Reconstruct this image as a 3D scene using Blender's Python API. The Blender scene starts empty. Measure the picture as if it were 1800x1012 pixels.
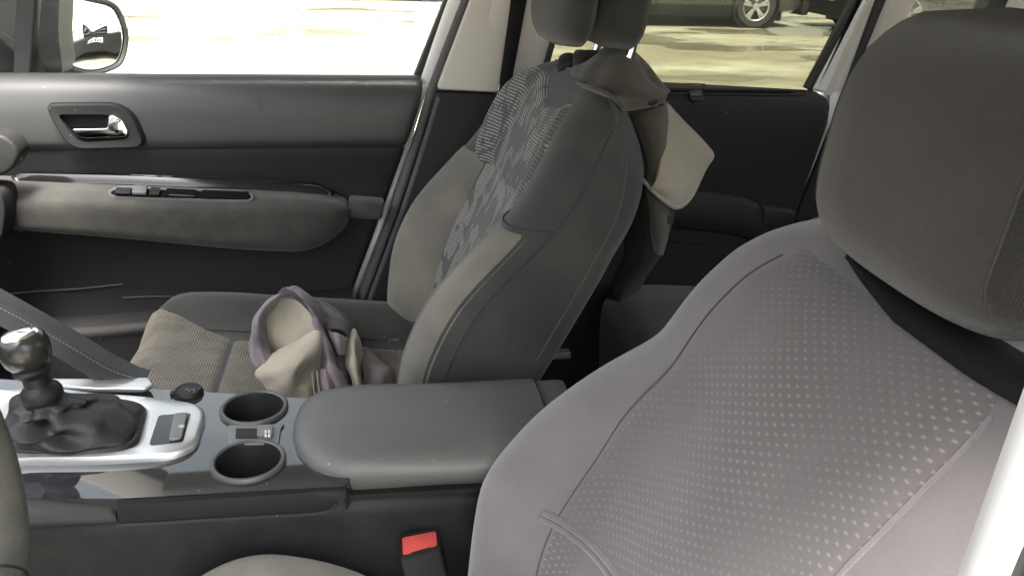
import bpy, bmesh, math, random
import numpy as np
from mathutils import Vector, Matrix

random.seed(7); np.random.seed(7)
SC = bpy.context.scene
COL = SC.collection
R = math.radians

# ------------------------------------------------------------------ camera
CAM_LOC = np.array([0.0, -0.80, 1.30])
FPX = 1450.0                      # focal length in pixels of a 1800 wide picture
TH, PS, RO = R(23), R(10), R(1.9)
_h = np.array([math.sin(PS), math.cos(PS), 0.0]); _r = np.array([math.cos(PS), -math.sin(PS), 0.0]); _u = np.array([0, 0, 1.0])
AF = _h * math.cos(TH) - _u * math.sin(TH)
_up = _h * math.sin(TH) + _u * math.cos(TH)
AR = _r * math.cos(RO) + _up * math.sin(RO)
AU = -_r * math.sin(RO) + _up * math.cos(RO)
cd = bpy.data.cameras.new("camera"); cam = bpy.data.objects.new("camera", cd); COL.objects.link(cam)
cd.sensor_width = 36.0; cd.lens = 36.0 * FPX / 1800.0; cd.clip_start = 0.01; cd.clip_end = 1500
cam.matrix_world = Matrix(((AR[0], AU[0], -AF[0], CAM_LOC[0]), (AR[1], AU[1], -AF[1], CAM_LOC[1]), (AR[2], AU[2], -AF[2], CAM_LOC[2]), (0, 0, 0, 1)))
SC.camera = cam

def at(px, py, X=None, Y=None, Z=None):
    """the point on a real plane (X=, Y= or Z=) that the photograph shows at a pixel"""
    d = AF + AR * (px - 900) / FPX - AU * (py - 506) / FPX
    for i, v in enumerate((X, Y, Z)):
        if v is not None:
            return CAM_LOC + d * (v - CAM_LOC[i]) / d[i]

# ------------------------------------------------------------------ sky, sun, exposure
w = bpy.data.worlds.new("World"); SC.world = w; w.use_nodes = True
SUN_EL, SUN_AZ = R(66), R(172)       # azimuth clockwise from +Y : high, from the rear of the car
nt = w.node_tree; bg = nt.nodes["Background"]
sky = nt.nodes.new("ShaderNodeTexSky"); sky.sky_type = 'NISHITA'; sky.sun_disc = False
sky.sun_elevation = SUN_EL; sky.sun_rotation = SUN_AZ; sky.dust_density = 6.0; sky.air_density = 1.0; sky.ozone_density = 1.0
hs = nt.nodes.new("ShaderNodeHueSaturation"); hs.inputs['Saturation'].default_value = 0.32
nt.links.new(sky.outputs[0], hs.inputs['Color']); nt.links.new(hs.outputs[0], bg.inputs[0])
bg.inputs[1].default_value = 0.13
sd = bpy.data.lights.new("sun", 'SUN'); sun = bpy.data.objects.new("sun", sd); COL.objects.link(sun)
sd.energy = 2.0; sd.angle = R(20); sd.color = (1.0, 0.95, 0.87)
dv = Vector((math.sin(SUN_AZ) * math.cos(SUN_EL), math.cos(SUN_AZ) * math.cos(SUN_EL), math.sin(SUN_EL)))
sun.rotation_euler = dv.to_track_quat('Z', 'Y').to_euler(); sun.location = (0, -4, 8)
SC.view_settings.view_transform = 'Standard'; SC.view_settings.look = 'None'; SC.view_settings.gamma = 1.0
SC.view_settings.exposure = 2.9
SC.render.engine = 'CYCLES'
SC.cycles.max_bounces = 8; SC.cycles.diffuse_bounces = 5; SC.cycles.glossy_bounces = 4; SC.cycles.transparent_max_bounces = 12
SC.cycles.use_denoising = True

# ------------------------------------------------------------------ materials
def newmat(name):
    m = bpy.data.materials.new(name); m.use_nodes = True
    return m, m.node_tree.nodes, m.node_tree.links, m.node_tree.nodes["Principled BSDF"]

def setc(sock, c): sock.default_value = (c[0], c[1], c[2], 1.0)

def mat(name, c, rough=0.6, metal=0.0, var=0.12, nscale=6.0, bump=0.0, bscale=400.0, spec=0.5, coat=0.0, sheen=0.0, dirt=None, dscale=5.0, damt=0.5, rvar=0.1, speck=0.0, sscale=70.0):
    """plastic, paint, cloth: mottled colour, fine relief"""
    m, N, L, b = newmat(name)
    tc = N.new("ShaderNodeTexCoord"); co = tc.outputs['Object']
    nz = N.new("ShaderNodeTexNoise"); nz.inputs['Scale'].default_value = nscale; nz.inputs['Detail'].default_value = 5
    L.new(co, nz.inputs['Vector'])
    mx = N.new("ShaderNodeMix"); mx.data_type = 'RGBA'
    setc(mx.inputs['A'], [x * (1 - var) for x in c]); setc(mx.inputs['B'], [min(1, x * (1 + var)) for x in c])
    L.new(nz.outputs['Fac'], mx.inputs['Factor']); out = mx.outputs['Result']
    if dirt:
        n2 = N.new("ShaderNodeTexNoise"); n2.inputs['Scale'].default_value = dscale; n2.inputs['Detail'].default_value = 8; n2.inputs['Roughness'].default_value = 0.65
        L.new(co, n2.inputs['Vector'])
        rp = N.new("ShaderNodeValToRGB"); rp.color_ramp.elements[0].position = 0.45; rp.color_ramp.elements[1].position = 0.72
        L.new(n2.outputs['Fac'], rp.inputs['Fac'])
        mm = N.new("ShaderNodeMath"); mm.operation = 'MULTIPLY'; mm.inputs[1].default_value = damt
        L.new(rp.outputs['Color'], mm.inputs[0])
        m2 = N.new("ShaderNodeMix"); m2.data_type = 'RGBA'; setc(m2.inputs['B'], dirt)
        L.new(out, m2.inputs['A']); L.new(mm.outputs[0], m2.inputs['Factor']); out = m2.outputs['Result']
    if speck:                       # scattered pale dust and lint
        vo = N.new("ShaderNodeTexVoronoi"); vo.inputs['Scale'].default_value = sscale; L.new(co, vo.inputs['Vector'])
        sp = N.new("ShaderNodeSeparateColor"); L.new(vo.outputs['Color'], sp.inputs[0])
        rad = N.new("ShaderNodeMath"); rad.operation = 'MULTIPLY'; rad.inputs[1].default_value = 0.075; L.new(sp.outputs[1], rad.inputs[0])
        lt = N.new("ShaderNodeMath"); lt.operation = 'LESS_THAN'; L.new(vo.outputs['Distance'], lt.inputs[0]); L.new(rad.outputs[0], lt.inputs[1])
        gt = N.new("ShaderNodeMath"); gt.operation = 'GREATER_THAN'; gt.inputs[1].default_value = 0.62; L.new(sp.outputs[0], gt.inputs[0])
        mm2 = N.new("ShaderNodeMath"); mm2.operation = 'MULTIPLY'; L.new(lt.outputs[0], mm2.inputs[0]); L.new(gt.outputs[0], mm2.inputs[1])
        mm3 = N.new("ShaderNodeMath"); mm3.operation = 'MULTIPLY'; mm3.inputs[1].default_value = speck; L.new(mm2.outputs[0], mm3.inputs[0])
        m4 = N.new("ShaderNodeMix"); m4.data_type = 'RGBA'; setc(m4.inputs['B'], (.42, .40, .36)); L.new(out, m4.inputs['A']); L.new(mm3.outputs[0], m4.inputs['Factor']); out = m4.outputs['Result']
    L.new(out, b.inputs['Base Color'])
    if rvar:
        mr = N.new("ShaderNodeMapRange"); mr.inputs['To Min'].default_value = max(0.02, rough - rvar); mr.inputs['To Max'].default_value = min(1, rough + rvar)
        L.new(nz.outputs['Fac'], mr.inputs['Value']); L.new(mr.outputs[0], b.inputs['Roughness'])
    else: b.inputs['Roughness'].default_value = rough
    b.inputs['Metallic'].default_value = metal; b.inputs['Specular IOR Level'].default_value = spec
    b.inputs['Coat Weight'].default_value = coat; b.inputs['Coat Roughness'].default_value = 0.04
    b.inputs['Sheen Weight'].default_value = sheen; b.inputs['Sheen Roughness'].default_value = 0.5
    if bump:
        n3 = N.new("ShaderNodeTexNoise"); n3.inputs['Scale'].default_value = bscale; n3.inputs['Detail'].default_value = 3
        L.new(co, n3.inputs['Vector'])
        bp = N.new("ShaderNodeBump"); bp.inputs['Strength'].default_value = bump; bp.inputs['Distance'].default_value = 0.001
        L.new(n3.outputs['Fac'], bp.inputs['Height']); L.new(bp.outputs[0], b.inputs['Normal'])
    return m

def m_math(N, L, op, a, b=None, clamp=False):
    n = N.new("ShaderNodeMath"); n.operation = op; n.use_clamp = clamp
    for i, v in enumerate((a, b)):
        if v is None: continue
        if isinstance(v, (int, float)): n.inputs[i].default_value = v
        else: L.new(v, n.inputs[i])
    return n.outputs[0]

def weave(N, L, b, uv, scale, strength, normal=None):
    """twill relief in UV metres"""
    mp = N.new("ShaderNodeMapping"); mp.inputs['Rotation'].default_value = (0, 0, 0.75); L.new(uv, mp.inputs['Vector'])
    wv = N.new("ShaderNodeTexWave"); wv.inputs['Scale'].default_value = scale; wv.inputs['Distortion'].default_value = 1.2; wv.inputs['Detail'].default_value = 1
    wv.inputs['Detail Scale'].default_value = 4; L.new(mp.outputs[0], wv.inputs['Vector'])
    bp = N.new("ShaderNodeBump"); bp.inputs['Strength'].default_value = strength; bp.inputs['Distance'].default_value = 0.0006
    L.new(wv.outputs['Fac'], bp.inputs['Height'])
    if normal: L.new(normal, bp.inputs['Normal'])
    L.new(bp.outputs[0], b.inputs['Normal'])
    return wv

def soft_noise(N, L, co, scale, lo, hi, detail=5, dist=0.0):
    n = N.new("ShaderNodeTexNoise"); n.inputs['Scale'].default_value = scale; n.inputs['Detail'].default_value = detail; n.inputs['Distortion'].default_value = dist
    L.new(co, n.inputs['Vector'])
    r = N.new("ShaderNodeMapRange"); r.inputs['From Min'].default_value = lo; r.inputs['From Max'].default_value = hi; r.clamp = True
    L.new(n.outputs['Fac'], r.inputs['Value'])
    return r.outputs[0]

def mixc(N, L, fac, a, b):
    m = N.new("ShaderNodeMix"); m.data_type = 'RGBA'
    if isinstance(fac, (int, float)): m.inputs['Factor'].default_value = fac
    else: L.new(fac, m.inputs['Factor'])
    for k, v in (('A', a), ('B', b)):
        if isinstance(v, (tuple, list)): setc(m.inputs[k], v)
        else: L.new(v, m.inputs[k])
    return m.outputs['Result']

def fabric(name, c, dirt=None, damt=0.5, dscale=9.0, scale=260, strength=0.5, var=0.12, sheen=0.25, dlo=0.45, dhi=0.7):
    m, N, L, b = newmat(name)
    tc = N.new("ShaderNodeTexCoord"); uv = tc.outputs['UV']; co = tc.outputs['Object']
    base = mixc(N, L, soft_noise(N, L, co, 14, 0.3, 0.7), [x * (1 - var) for x in c], [x * (1 + var) for x in c])
    fine = soft_noise(N, L, co, 900, 0.3, 0.7, 2)
    base = mixc(N, L, m_math(N, L, 'MULTIPLY', fine, 0.35), base, [x * 0.7 for x in c])
    if dirt: base = mixc(N, L, m_math(N, L, 'MULTIPLY', soft_noise(N, L, co, dscale, dlo, dhi, 9), damt), base, dirt)
    L.new(base, b.inputs['Base Color'])
    b.inputs['Roughness'].default_value = 0.9; b.inputs['Specular IOR Level'].default_value = 0.2
    b.inputs['Sheen Weight'].default_value = sheen; b.inputs['Sheen Roughness'].default_value = 0.45
    weave(N, L, b, uv, scale, strength)
    return m

def ribbed(name, dark, mid, light, period, blot=11.0, cross=0.0, dirt=None, damt=0.5, blo=0.5):
    """seat insert: fine ribs across the seat, pale camouflage-like blotches woven between them"""
    m, N, L, b = newmat(name)
    tc = N.new("ShaderNodeTexCoord"); uv = tc.outputs['UV']; co = tc.outputs['Object']
    sp = N.new("ShaderNodeSeparateXYZ"); L.new(uv, sp.inputs[0])
    wob = soft_noise(N, L, co, 30, 0.0, 1.0)
    v = m_math(N, L, 'ADD', m_math(N, L, 'MULTIPLY', sp.outputs['Y'], 1.0 / period), m_math(N, L, 'MULTIPLY', wob, 0.5))
    fr = m_math(N, L, 'FRACT', v)
    tri = m_math(N, L, 'ABSOLUTE', m_math(N, L, 'SUBTRACT', fr, 0.5))          # 0 at the rib crest, .5 in the groove
    groove = N.new("ShaderNodeMapRange"); groove.inputs['From Min'].default_value = 0.20; groove.inputs['From Max'].default_value = 0.36
    L.new(tri, groove.inputs['Value']); groove = groove.outputs[0]
    if cross:
        fu = m_math(N, L, 'FRACT', m_math(N, L, 'MULTIPLY', sp.outputs['X'], 1.0 / cross))
        tu = m_math(N, L, 'ABSOLUTE', m_math(N, L, 'SUBTRACT', fu, 0.5))
        g2 = N.new("ShaderNodeMapRange"); g2.inputs['From Min'].default_value = 0.28; g2.inputs['From Max'].default_value = 0.42
        L.new(tu, g2.inputs['Value']); groove = m_math(N, L, 'MAXIMUM', groove, g2.outputs[0])
    mp = N.new("ShaderNodeMapping"); mp.inputs['Scale'].default_value = (1.7, 1.0, 1); mp.inputs['Rotation'].default_value = (0, 0, -0.5); cq = N.new('ShaderNodeCombineXYZ'); L.new(sp.outputs['X'], cq.inputs[0]); L.new(m_math(N, L, 'MULTIPLY', m_math(N, L, 'FLOOR', v), period), cq.inputs[1]); L.new(cq.outputs[0], mp.inputs['Vector'])
    n1 = soft_noise(N, L, mp.outputs[0], blot * 1.9, blo, blo + 0.025, 2.0, 0.6)
    body = mixc(N, L, n1, mid, light)
    base = mixc(N, L, groove, body, dark)
    if dirt: base = mixc(N, L, m_math(N, L, 'MULTIPLY', soft_noise(N, L, co, 8, 0.4, 0.65, 8), damt), base, dirt)
    L.new(base, b.inputs['Base Color']); b.inputs['Roughness'].default_value = 0.9; b.inputs['Specular IOR Level'].default_value = 0.2
    b.inputs['Sheen Weight'].default_value = 0.2
    bp = N.new("ShaderNodeBump"); bp.inputs['Strength'].default_value = 0.6; bp.inputs['Distance'].default_value = 0.001; bp.invert = True
    L.new(groove, bp.inputs['Height']); L.new(bp.outputs[0], b.inputs['Normal'])
    return m

def dotted(name, c, dot, period):
    """stretch seat cover with a woven diamond on a square lattice, paler where it is worn"""
    m, N, L, b = newmat(name)
    tc = N.new("ShaderNodeTexCoord"); uv = tc.outputs['UV']; co = tc.outputs['Object']
    wb = N.new("ShaderNodeTexNoise"); wb.inputs['Scale'].default_value = 7; L.new(co, wb.inputs['Vector'])
    wsub = N.new("ShaderNodeVectorMath"); wsub.operation = 'MULTIPLY_ADD'; wsub.inputs[1].default_value = (0.006,) * 3
    L.new(wb.outputs['Color'], wsub.inputs[0]); L.new(uv, wsub.inputs[2])
    sp = N.new("ShaderNodeSeparateXYZ"); L.new(wsub.outputs[0], sp.inputs[0])
    ax = []
    px_ = m_math(N, L, 'MULTIPLY', sp.outputs['X'], 0.5 / 0.0066); py_ = m_math(N, L, 'MULTIPLY', sp.outputs['Y'], 0.5 / 0.0041)
    for k in ('ADD', 'SUBTRACT'):
        f = m_math(N, L, 'FRACT', m_math(N, L, k, px_, py_))
        ax.append(m_math(N, L, 'ABSOLUTE', m_math(N, L, 'SUBTRACT', f, 0.5)))
    d = m_math(N, L, 'ADD', ax[0], ax[1])
    mr = N.new("ShaderNodeMapRange"); mr.inputs['From Min'].default_value = 0.31; mr.inputs['From Max'].default_value = 0.12
    L.new(d, mr.inputs['Value'])
    worn = soft_noise(N, L, co, 11, 0.36, 0.62, 6)
    fac = m_math(N, L, 'MULTIPLY', mr.outputs[0], m_math(N, L, 'ADD', m_math(N, L, 'MULTIPLY', worn, 0.75), 0.22))
    base = mixc(N, L, soft_noise(N, L, co, 12, 0.3, 0.7), [x * .92 for x in c], [x * 1.08 for x in c])
    L.new(mixc(N, L, fac, base, dot), b.inputs['Base Color'])
    b.inputs['Roughness'].default_value = 0.85; b.inputs['Specular IOR Level'].default_value = 0.25; b.inputs['Sheen Weight'].default_value = 0.3
    weave(N, L, b, uv, 420, 0.25)
    return m

def glass(name, tint, refl=1.0, dust=0.0):
    """thin pane: lets light straight through, mirrors by Fresnel, carries a film of dust"""
    m, N, L, b = newmat(name); N.remove(b); out = N["Material Output"]
    t = N.new("ShaderNodeBsdfTransparent"); setc(t.inputs[0], tint)
    g = N.new("ShaderNodeBsdfGlossy"); g.inputs['Roughness'].default_value = 0.0
    lw = N.new("ShaderNodeFresnel"); lw.inputs['IOR'].default_value = 1.5
    mx = N.new("ShaderNodeMixShader"); L.new(m_math(N, L, 'MULTIPLY', lw.outputs[0], refl), mx.inputs[0]); L.new(t.outputs[0], mx.inputs[1]); L.new(g.outputs[0], mx.inputs[2])
    last = mx.outputs[0]
    if dust:
        tc = N.new("ShaderNodeTexCoord")
        dd = m_math(N, L, 'MULTIPLY', soft_noise(N, L, tc.outputs['Object'], 3.0, 0.3, 0.75, 6), dust)
        df = N.new("ShaderNodeBsdfTranslucent"); setc(df.inputs[0], (0.85, 0.85, 0.82))
        m2 = N.new("ShaderNodeMixShader"); L.new(dd, m2.inputs[0]); L.new(last, m2.inputs[1]); L.new(df.outputs[0], m2.inputs[2]); last = m2.outputs[0]
    L.new(last, out.inputs['Surface'])
    return m

M = {}
M['door_upper'] = mat("grained door plastic", (0.038, 0.039, 0.038), 0.42, var=0.12, nscale=9, bump=0.12, bscale=900, rvar=.06, speck=.35, sscale=45, spec=.4)
M['door_lower'] = mat("black door plastic", (0.018, 0.018, 0.018), 0.65, bump=0.2, bscale=900, spec=.25, speck=.25, sscale=40)
M['door_arm'] = mat("dusty armrest cloth", (0.040, 0.039, 0.035), 0.85, bump=0.25, bscale=700, sheen=0.15, dirt=(0.10, 0.093, 0.075), dscale=24, damt=0.4, spec=.25)
M['black'] = mat("matt black plastic", (0.012, 0.012, 0.012), 0.5, bump=0.1, bscale=700, spec=.25)
M['rubber'] = mat("black rubber", (0.02, 0.02, 0.02), 0.6, bump=0.15, bscale=300)
M['seal'] = mat("flocked grey seal", (0.075, 0.075, 0.075), 0.8, bump=0.4, bscale=600)
M['console_side'] = mat("black grained console plastic", (0.012, 0.012, 0.0118), 0.6, bump=0.45, bscale=420, spec=.25, speck=.4, sscale=55, dirt=(0.035, 0.033, 0.03), dscale=20, damt=0.4)
M['flank'] = mat("black satin trim", (0.010, 0.010, 0.011), 0.45, rvar=0.05, spec=0.12)
M['grey_plastic'] = mat("charcoal grained plastic", (0.019, 0.019, 0.0187), 0.55, bump=0.45, bscale=420, spec=.3, speck=.35, sscale=60)
M['mid_grey'] = mat("grey satin plastic", (0.13, 0.13, 0.13), 0.45)
M['beige_trim'] = mat("pale grey pillar trim", (0.52, 0.50, 0.45), 0.6, var=0.04, bump=0.1, bscale=500)
M['headliner'] = mat("pale headliner cloth", (0.45, 0.43, 0.39), 0.9, var=0.05, bump=0.2)
M['white_paint'] = mat("white car paint", (0.80, 0.80, 0.79), 0.35, var=0.02, coat=0.6)
M['chrome'] = mat("chrome", (0.85, 0.85, 0.86), 0.08, metal=1.0, var=0.02, rvar=0.03)
M['chrome_worn'] = mat("worn dull chrome knob", (0.022, 0.023, 0.020), 0.22, metal=0.0, var=0.25, nscale=30)
M['satin_silver'] = mat("satin silver trim", (0.60, 0.61, 0.61), 0.38, metal=0.85, var=0.03, rvar=0.04)
M['piano'] = mat("dark gloss console trim", (0.022, 0.023, 0.025), 0.035, var=0.1, spec=0.45, coat=.4, rvar=0.01, speck=.8, sscale=80, dirt=(0.10, 0.10, 0.095), dscale=60, damt=0.12)
M['gloss_black'] = mat("gloss black trim", (0.010, 0.010, 0.010), 0.12, spec=.35, rvar=0.03)
M['lid'] = mat("soft grey armrest vinyl", (0.086, 0.088, 0.084), 0.5, var=0.12, nscale=11, bump=0.3, bscale=420, speck=.5, sscale=55, dirt=(.13, .125, .112), dscale=9, damt=.5)
M['leather'] = mat("black boot leather", (0.012, 0.0115, 0.011), 0.5, bump=0.6, bscale=260, speck=.5, sscale=60, spec=.35)
M['wheel_leather'] = mat("worn wheel leather", (0.038, 0.041, 0.036), 0.5, var=0.25, nscale=14, bump=0.3, bscale=300, dirt=(0.13, 0.12, 0.10), dscale=12, damt=0.5)
M['brace'] = mat("grey soft brace vinyl", (0.036, 0.037, 0.038), 0.6, speck=.4, spec=.35, bump=0.3, bscale=500)
M['stitch'] = mat("pale stitching", (0.15, 0.15, 0.14), 0.8)
M['carpet'] = mat("dark floor carpet", (0.018, 0.018, 0.018), 0.95, bump=0.8, bscale=300)
M['smudge'] = mat('greasy dark smudge', (0.026, 0.026, 0.0255), 0.5, var=0.3, nscale=60)
M['void'] = mat('deep black recess', (0.004, 0.004, 0.004), 0.7, spec=.1)
M['soft_seam'] = mat('grey side seam', (0.062, 0.064, 0.062), 0.9)
M['rim_grey'] = mat('grey cup rim plastic', (0.06, 0.062, 0.062), 0.4)
M['crumb'] = mat('dried mud crumbs', (0.30, 0.26, 0.18), 0.9)
M['red'] = mat("red buckle button", (0.60, 0.085, 0.075), 0.35, var=0.2, nscale=50)
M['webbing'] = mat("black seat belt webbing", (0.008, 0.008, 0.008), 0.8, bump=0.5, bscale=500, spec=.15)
M['mirror'] = mat("mirror silver", (0.86, 0.87, 0.86), 0.0, metal=1.0, var=0.0, rvar=0)
M['icon'] = mat("pale icon print", (0.55, 0.55, 0.53), 0.6)
M['seat_side'] = fabric("dusty grey seat cloth", (0.038, 0.041, 0.040), dirt=(0.08, 0.075, 0.062), damt=0.45)
M['seat_bolster'] = fabric("dusty beige bolster cloth", (0.135, 0.127, 0.108), dirt=(0.22, 0.20, 0.155), damt=0.6)
M['insert_up'] = ribbed("ribbed upper insert", (0.036, 0.036, 0.035), (0.082, 0.080, 0.077), (0.215, 0.21, 0.20), 0.0050, blot=11)
M['insert_low'] = ribbed("ribbed lower insert", (0.065, 0.064, 0.060), (0.108, 0.105, 0.099), (0.26, 0.255, 0.235), 0.0040, blot=11)
M['cushion_insert'] = ribbed("dusty ribbed cushion insert", (0.060, 0.056, 0.045), (0.145, 0.135, 0.108), (0.205, 0.192, 0.158), 0.0040, blot=9, cross=0.0042, dirt=(0.20, 0.18, 0.13), damt=0.5)
M['headrest_p'] = fabric("grey headrest cloth", (0.036, 0.037, 0.036))
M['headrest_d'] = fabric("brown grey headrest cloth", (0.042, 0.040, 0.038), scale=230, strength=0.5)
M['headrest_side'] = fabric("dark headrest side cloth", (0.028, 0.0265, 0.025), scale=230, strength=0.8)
M['cover'] = fabric("lavender grey stretch cover", (0.138, 0.126, 0.130), scale=420, strength=0.25, sheen=0.5)
M['cover_dots'] = dotted("diamond dotted stretch cover", (0.105, 0.095, 0.096), (0.190, 0.177, 0.171), 0.0072)
M['cover_thread'] = mat("lilac grey seam thread", (0.055, 0.05, 0.053), 0.9)
M['thread'] = mat("dark seam thread", (0.03, 0.03, 0.03), 0.9)
M['rear_cloth'] = ribbed("green grey rear seat cloth", (0.03, 0.036, 0.035), (0.075, 0.088, 0.083), (0.10, 0.115, 0.11), 0.006, blot=6)
M['rear_bolster'] = fabric("green grey rear bolster cloth", (0.075, 0.088, 0.083))
M['jacket'] = fabric("brown grey fleece", (0.060, 0.053, 0.041), scale=330, strength=0.4, sheen=0.3)
M['jacket_dark'] = fabric("dark brown fleece", (0.017, 0.0155, 0.0135), scale=330, strength=0.4, sheen=0.08)
M['jacket_tan'] = fabric("tan inside of fleece", (0.30, 0.27, 0.21), scale=330, strength=0.4, sheen=0.4)
M['shirt_mauve'] = fabric("mauve grey cloth", (0.25, 0.215, 0.23), dirt=(0.055, 0.045, 0.054), damt=0.9, dscale=13, scale=380, strength=0.3)
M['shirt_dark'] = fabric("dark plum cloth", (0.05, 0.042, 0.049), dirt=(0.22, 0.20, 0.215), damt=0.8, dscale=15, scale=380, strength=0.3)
M['shirt_cream'] = fabric("cream cloth lining", (0.42, 0.385, 0.305), dirt=(0.26, 0.235, 0.19), damt=0.4, scale=380, strength=0.3)
M['glass_front'] = glass("clear side glass", (0.92, 0.94, 0.91), 1.0, 0.10)
M['glass_rear'] = glass("tinted rear glass", (0.47, 0.48, 0.41), 0.8, 0.02)
M['tyre'] = mat("tyre rubber", (0.035, 0.035, 0.034), 0.8, bump=0.3, bscale=80)
M['alloy'] = mat("alloy wheel", (0.55, 0.55, 0.55), 0.3, metal=0.7)
M['paint_grey'] = mat("dark grey car paint", (0.05, 0.053, 0.054), 0.3, coat=0.8, var=0.05)
M['paint_black'] = mat("black car paint", (0.012, 0.013, 0.014), 0.25, coat=0.8)
M['car_glass'] = mat("dark car glass", (0.02, 0.025, 0.025), 0.05, rvar=0.02)
M['lamp_red'] = mat("red lamp lens", (0.35, 0.02, 0.02), 0.15)
M['lamp_clear'] = mat("clear lamp lens", (0.7, 0.72, 0.72), 0.1)
M['plate'] = mat("white number plate", (0.8, 0.8, 0.78), 0.4)
M['plate_blue'] = mat("blue plate band", (0.02, 0.08, 0.4), 0.4)

def concrete():
    m, N, L, b = newmat("wet concrete yard")
    tc = N.new("ShaderNodeTexCoord"); co = tc.outputs['Object']
    mp = N.new("ShaderNodeMapping"); mp.inputs['Scale'].default_value = (0.55, 1.0, 1); mp.inputs['Rotation'].default_value = (0, 0, 0.25); L.new(co, mp.inputs['Vector'])
    c1 = soft_noise(N, L, mp.outputs[0], 0.55, 0.42, 0.60, 7)
    c2 = soft_noise(N, L, mp.outputs[0], 3.0, 0.42, 0.62, 8)
    base = mixc(N, L, c1, (0.22, 0.20, 0.135), (0.40, 0.38, 0.31))
    base = mixc(N, L, m_math(N, L, 'MULTIPLY', c2, 0.5), base, (0.13, 0.108, 0.070))
    L.new(base, b.inputs['Base Color'])
    wet = soft_noise(N, L, mp.outputs[0], 0.60, 0.50, 0.57, 5)
    mr = N.new("ShaderNodeMapRange"); mr.inputs['To Min'].default_value = 0.75; mr.inputs['To Max'].default_value = 0.05
    L.new(wet, mr.inputs['Value']); L.new(mr.outputs[0], b.inputs['Roughness'])
    bp = N.new("ShaderNodeBump"); bp.inputs['Strength'].default_value = 0.3; bp.inputs['Distance'].default_value = 0.01
    n3 = N.new("ShaderNodeTexNoise"); n3.inputs['Scale'].default_value = 18; n3.inputs['Detail'].default_value = 6; L.new(co, n3.inputs['Vector'])
    L.new(m_math(N, L, 'MULTIPLY', n3.outputs['Fac'], m_math(N, L, 'SUBTRACT', 1.0, wet)), bp.inputs['Height']); L.new(bp.outputs[0], b.inputs['Normal'])
    return m
M['ground'] = concrete()

# ------------------------------------------------------------------ mesh helpers
def link(name, me, m, parent=None):
    o = bpy.data.objects.new(name, me); COL.objects.link(o)
    if m is not None: me.materials.append(M[m] if isinstance(m, str) else m)
    if parent is not None: o.parent = parent
    return o

def finish(me, angle=40, smooth=True):
    me.validate()
    bm = bmesh.new(); bm.from_mesh(me); bmesh.ops.recalc_face_normals(bm, faces=bm.faces); bm.to_mesh(me); bm.free()
    if smooth:
        me.shade_smooth()
        if angle: me.set_sharp_from_angle(angle=R(angle))

def thing(name, label, cat, loc=(0, 0, 0), group=None):
    o = bpy.data.objects.new(name, None); COL.objects.link(o); o.location = loc
    o['label'] = label; o['category'] = cat; o.empty_display_size = 0.05
    if group: o['group'] = group
    bpy.context.view_layer.update()
    return o

def tag(o, label, cat, group=None):
    o['label'] = label; o['category'] = cat
    if group: o['group'] = group
    return o

def keep(o):
    """vertices are given in world metres: cancel the parent's placement"""
    if o.parent is not None:
        off = o.parent.matrix_world.inverted(); o.matrix_parent_inverse = off
    return o

def pdata(name, V, F, m, parent=None, angle=40, smooth=True):
    me = bpy.data.meshes.new(name); me.from_pydata([tuple(map(float, v)) for v in V], [], F); finish(me, angle, smooth)
    return keep(link(name, me, m, parent))

def grid(name, G, m, parent=None, cu=False, cv=False, capv=False, angle=0, thick=0.0, uvs=None, solid_off=-1.0):
    """G[i][j] points -> quads with UV in metres (U along j, V along i)"""
    G = np.asarray(G, float); n, k = G.shape[:2]
    me = bpy.data.meshes.new(name); bm = bmesh.new(); uvl = bm.loops.layers.uv.new("UVMap")
    vs = [[bm.verts.new(G[i, j]) for j in range(k)] for i in range(n)]
    du = np.zeros((n, k + 1)); dvv = np.zeros((n + 1, k))
    for j in range(k): du[:, j + 1] = du[:, j] + np.linalg.norm(G[:, (j + 1) % k] - G[:, j], axis=1)
    for i in range(n): dvv[i + 1] = dvv[i] + np.linalg.norm(G[(i + 1) % n] - G[i], axis=1)
    dum = du - (du[:, k // 2][:, None] if uvs == 'centre' else 0); 
    dvm = np.repeat(dvv.mean(axis=1)[:, None], k + 1, axis=1)
    for i in range(n if cv else n - 1):
        for j in range(k if cu else k - 1):
            a, b2, c, d = (i, j), (i, j + 1), (i + 1, j + 1), (i + 1, j)
            try: f = bm.faces.new([vs[p[0] % n][p[1] % k] for p in (a, b2, c, d)])
            except ValueError: continue
            for lp, p in zip(f.loops, (a, b2, c, d)):
                lp[uvl].uv = (dum[min(p[0], n - 1), p[1]], dvm[p[0], p[1]])
    if capv and cu:
        for row in (vs[0], vs[-1]):
            try: bm.faces.new(row)
            except ValueError: pass
    bmesh.ops.remove_doubles(bm, verts=bm.verts, dist=1e-6)
    bmesh.ops.recalc_face_normals(bm, faces=bm.faces)
    bm.to_mesh(me); bm.free(); me.shade_smooth()
    if angle: me.set_sharp_from_angle(angle=R(angle))
    o = keep(link(name, me, m, parent))
    if thick:
        s = o.modifiers.new("thickness", 'SOLIDIFY'); s.thickness = thick; s.offset = solid_off
    return o

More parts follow.
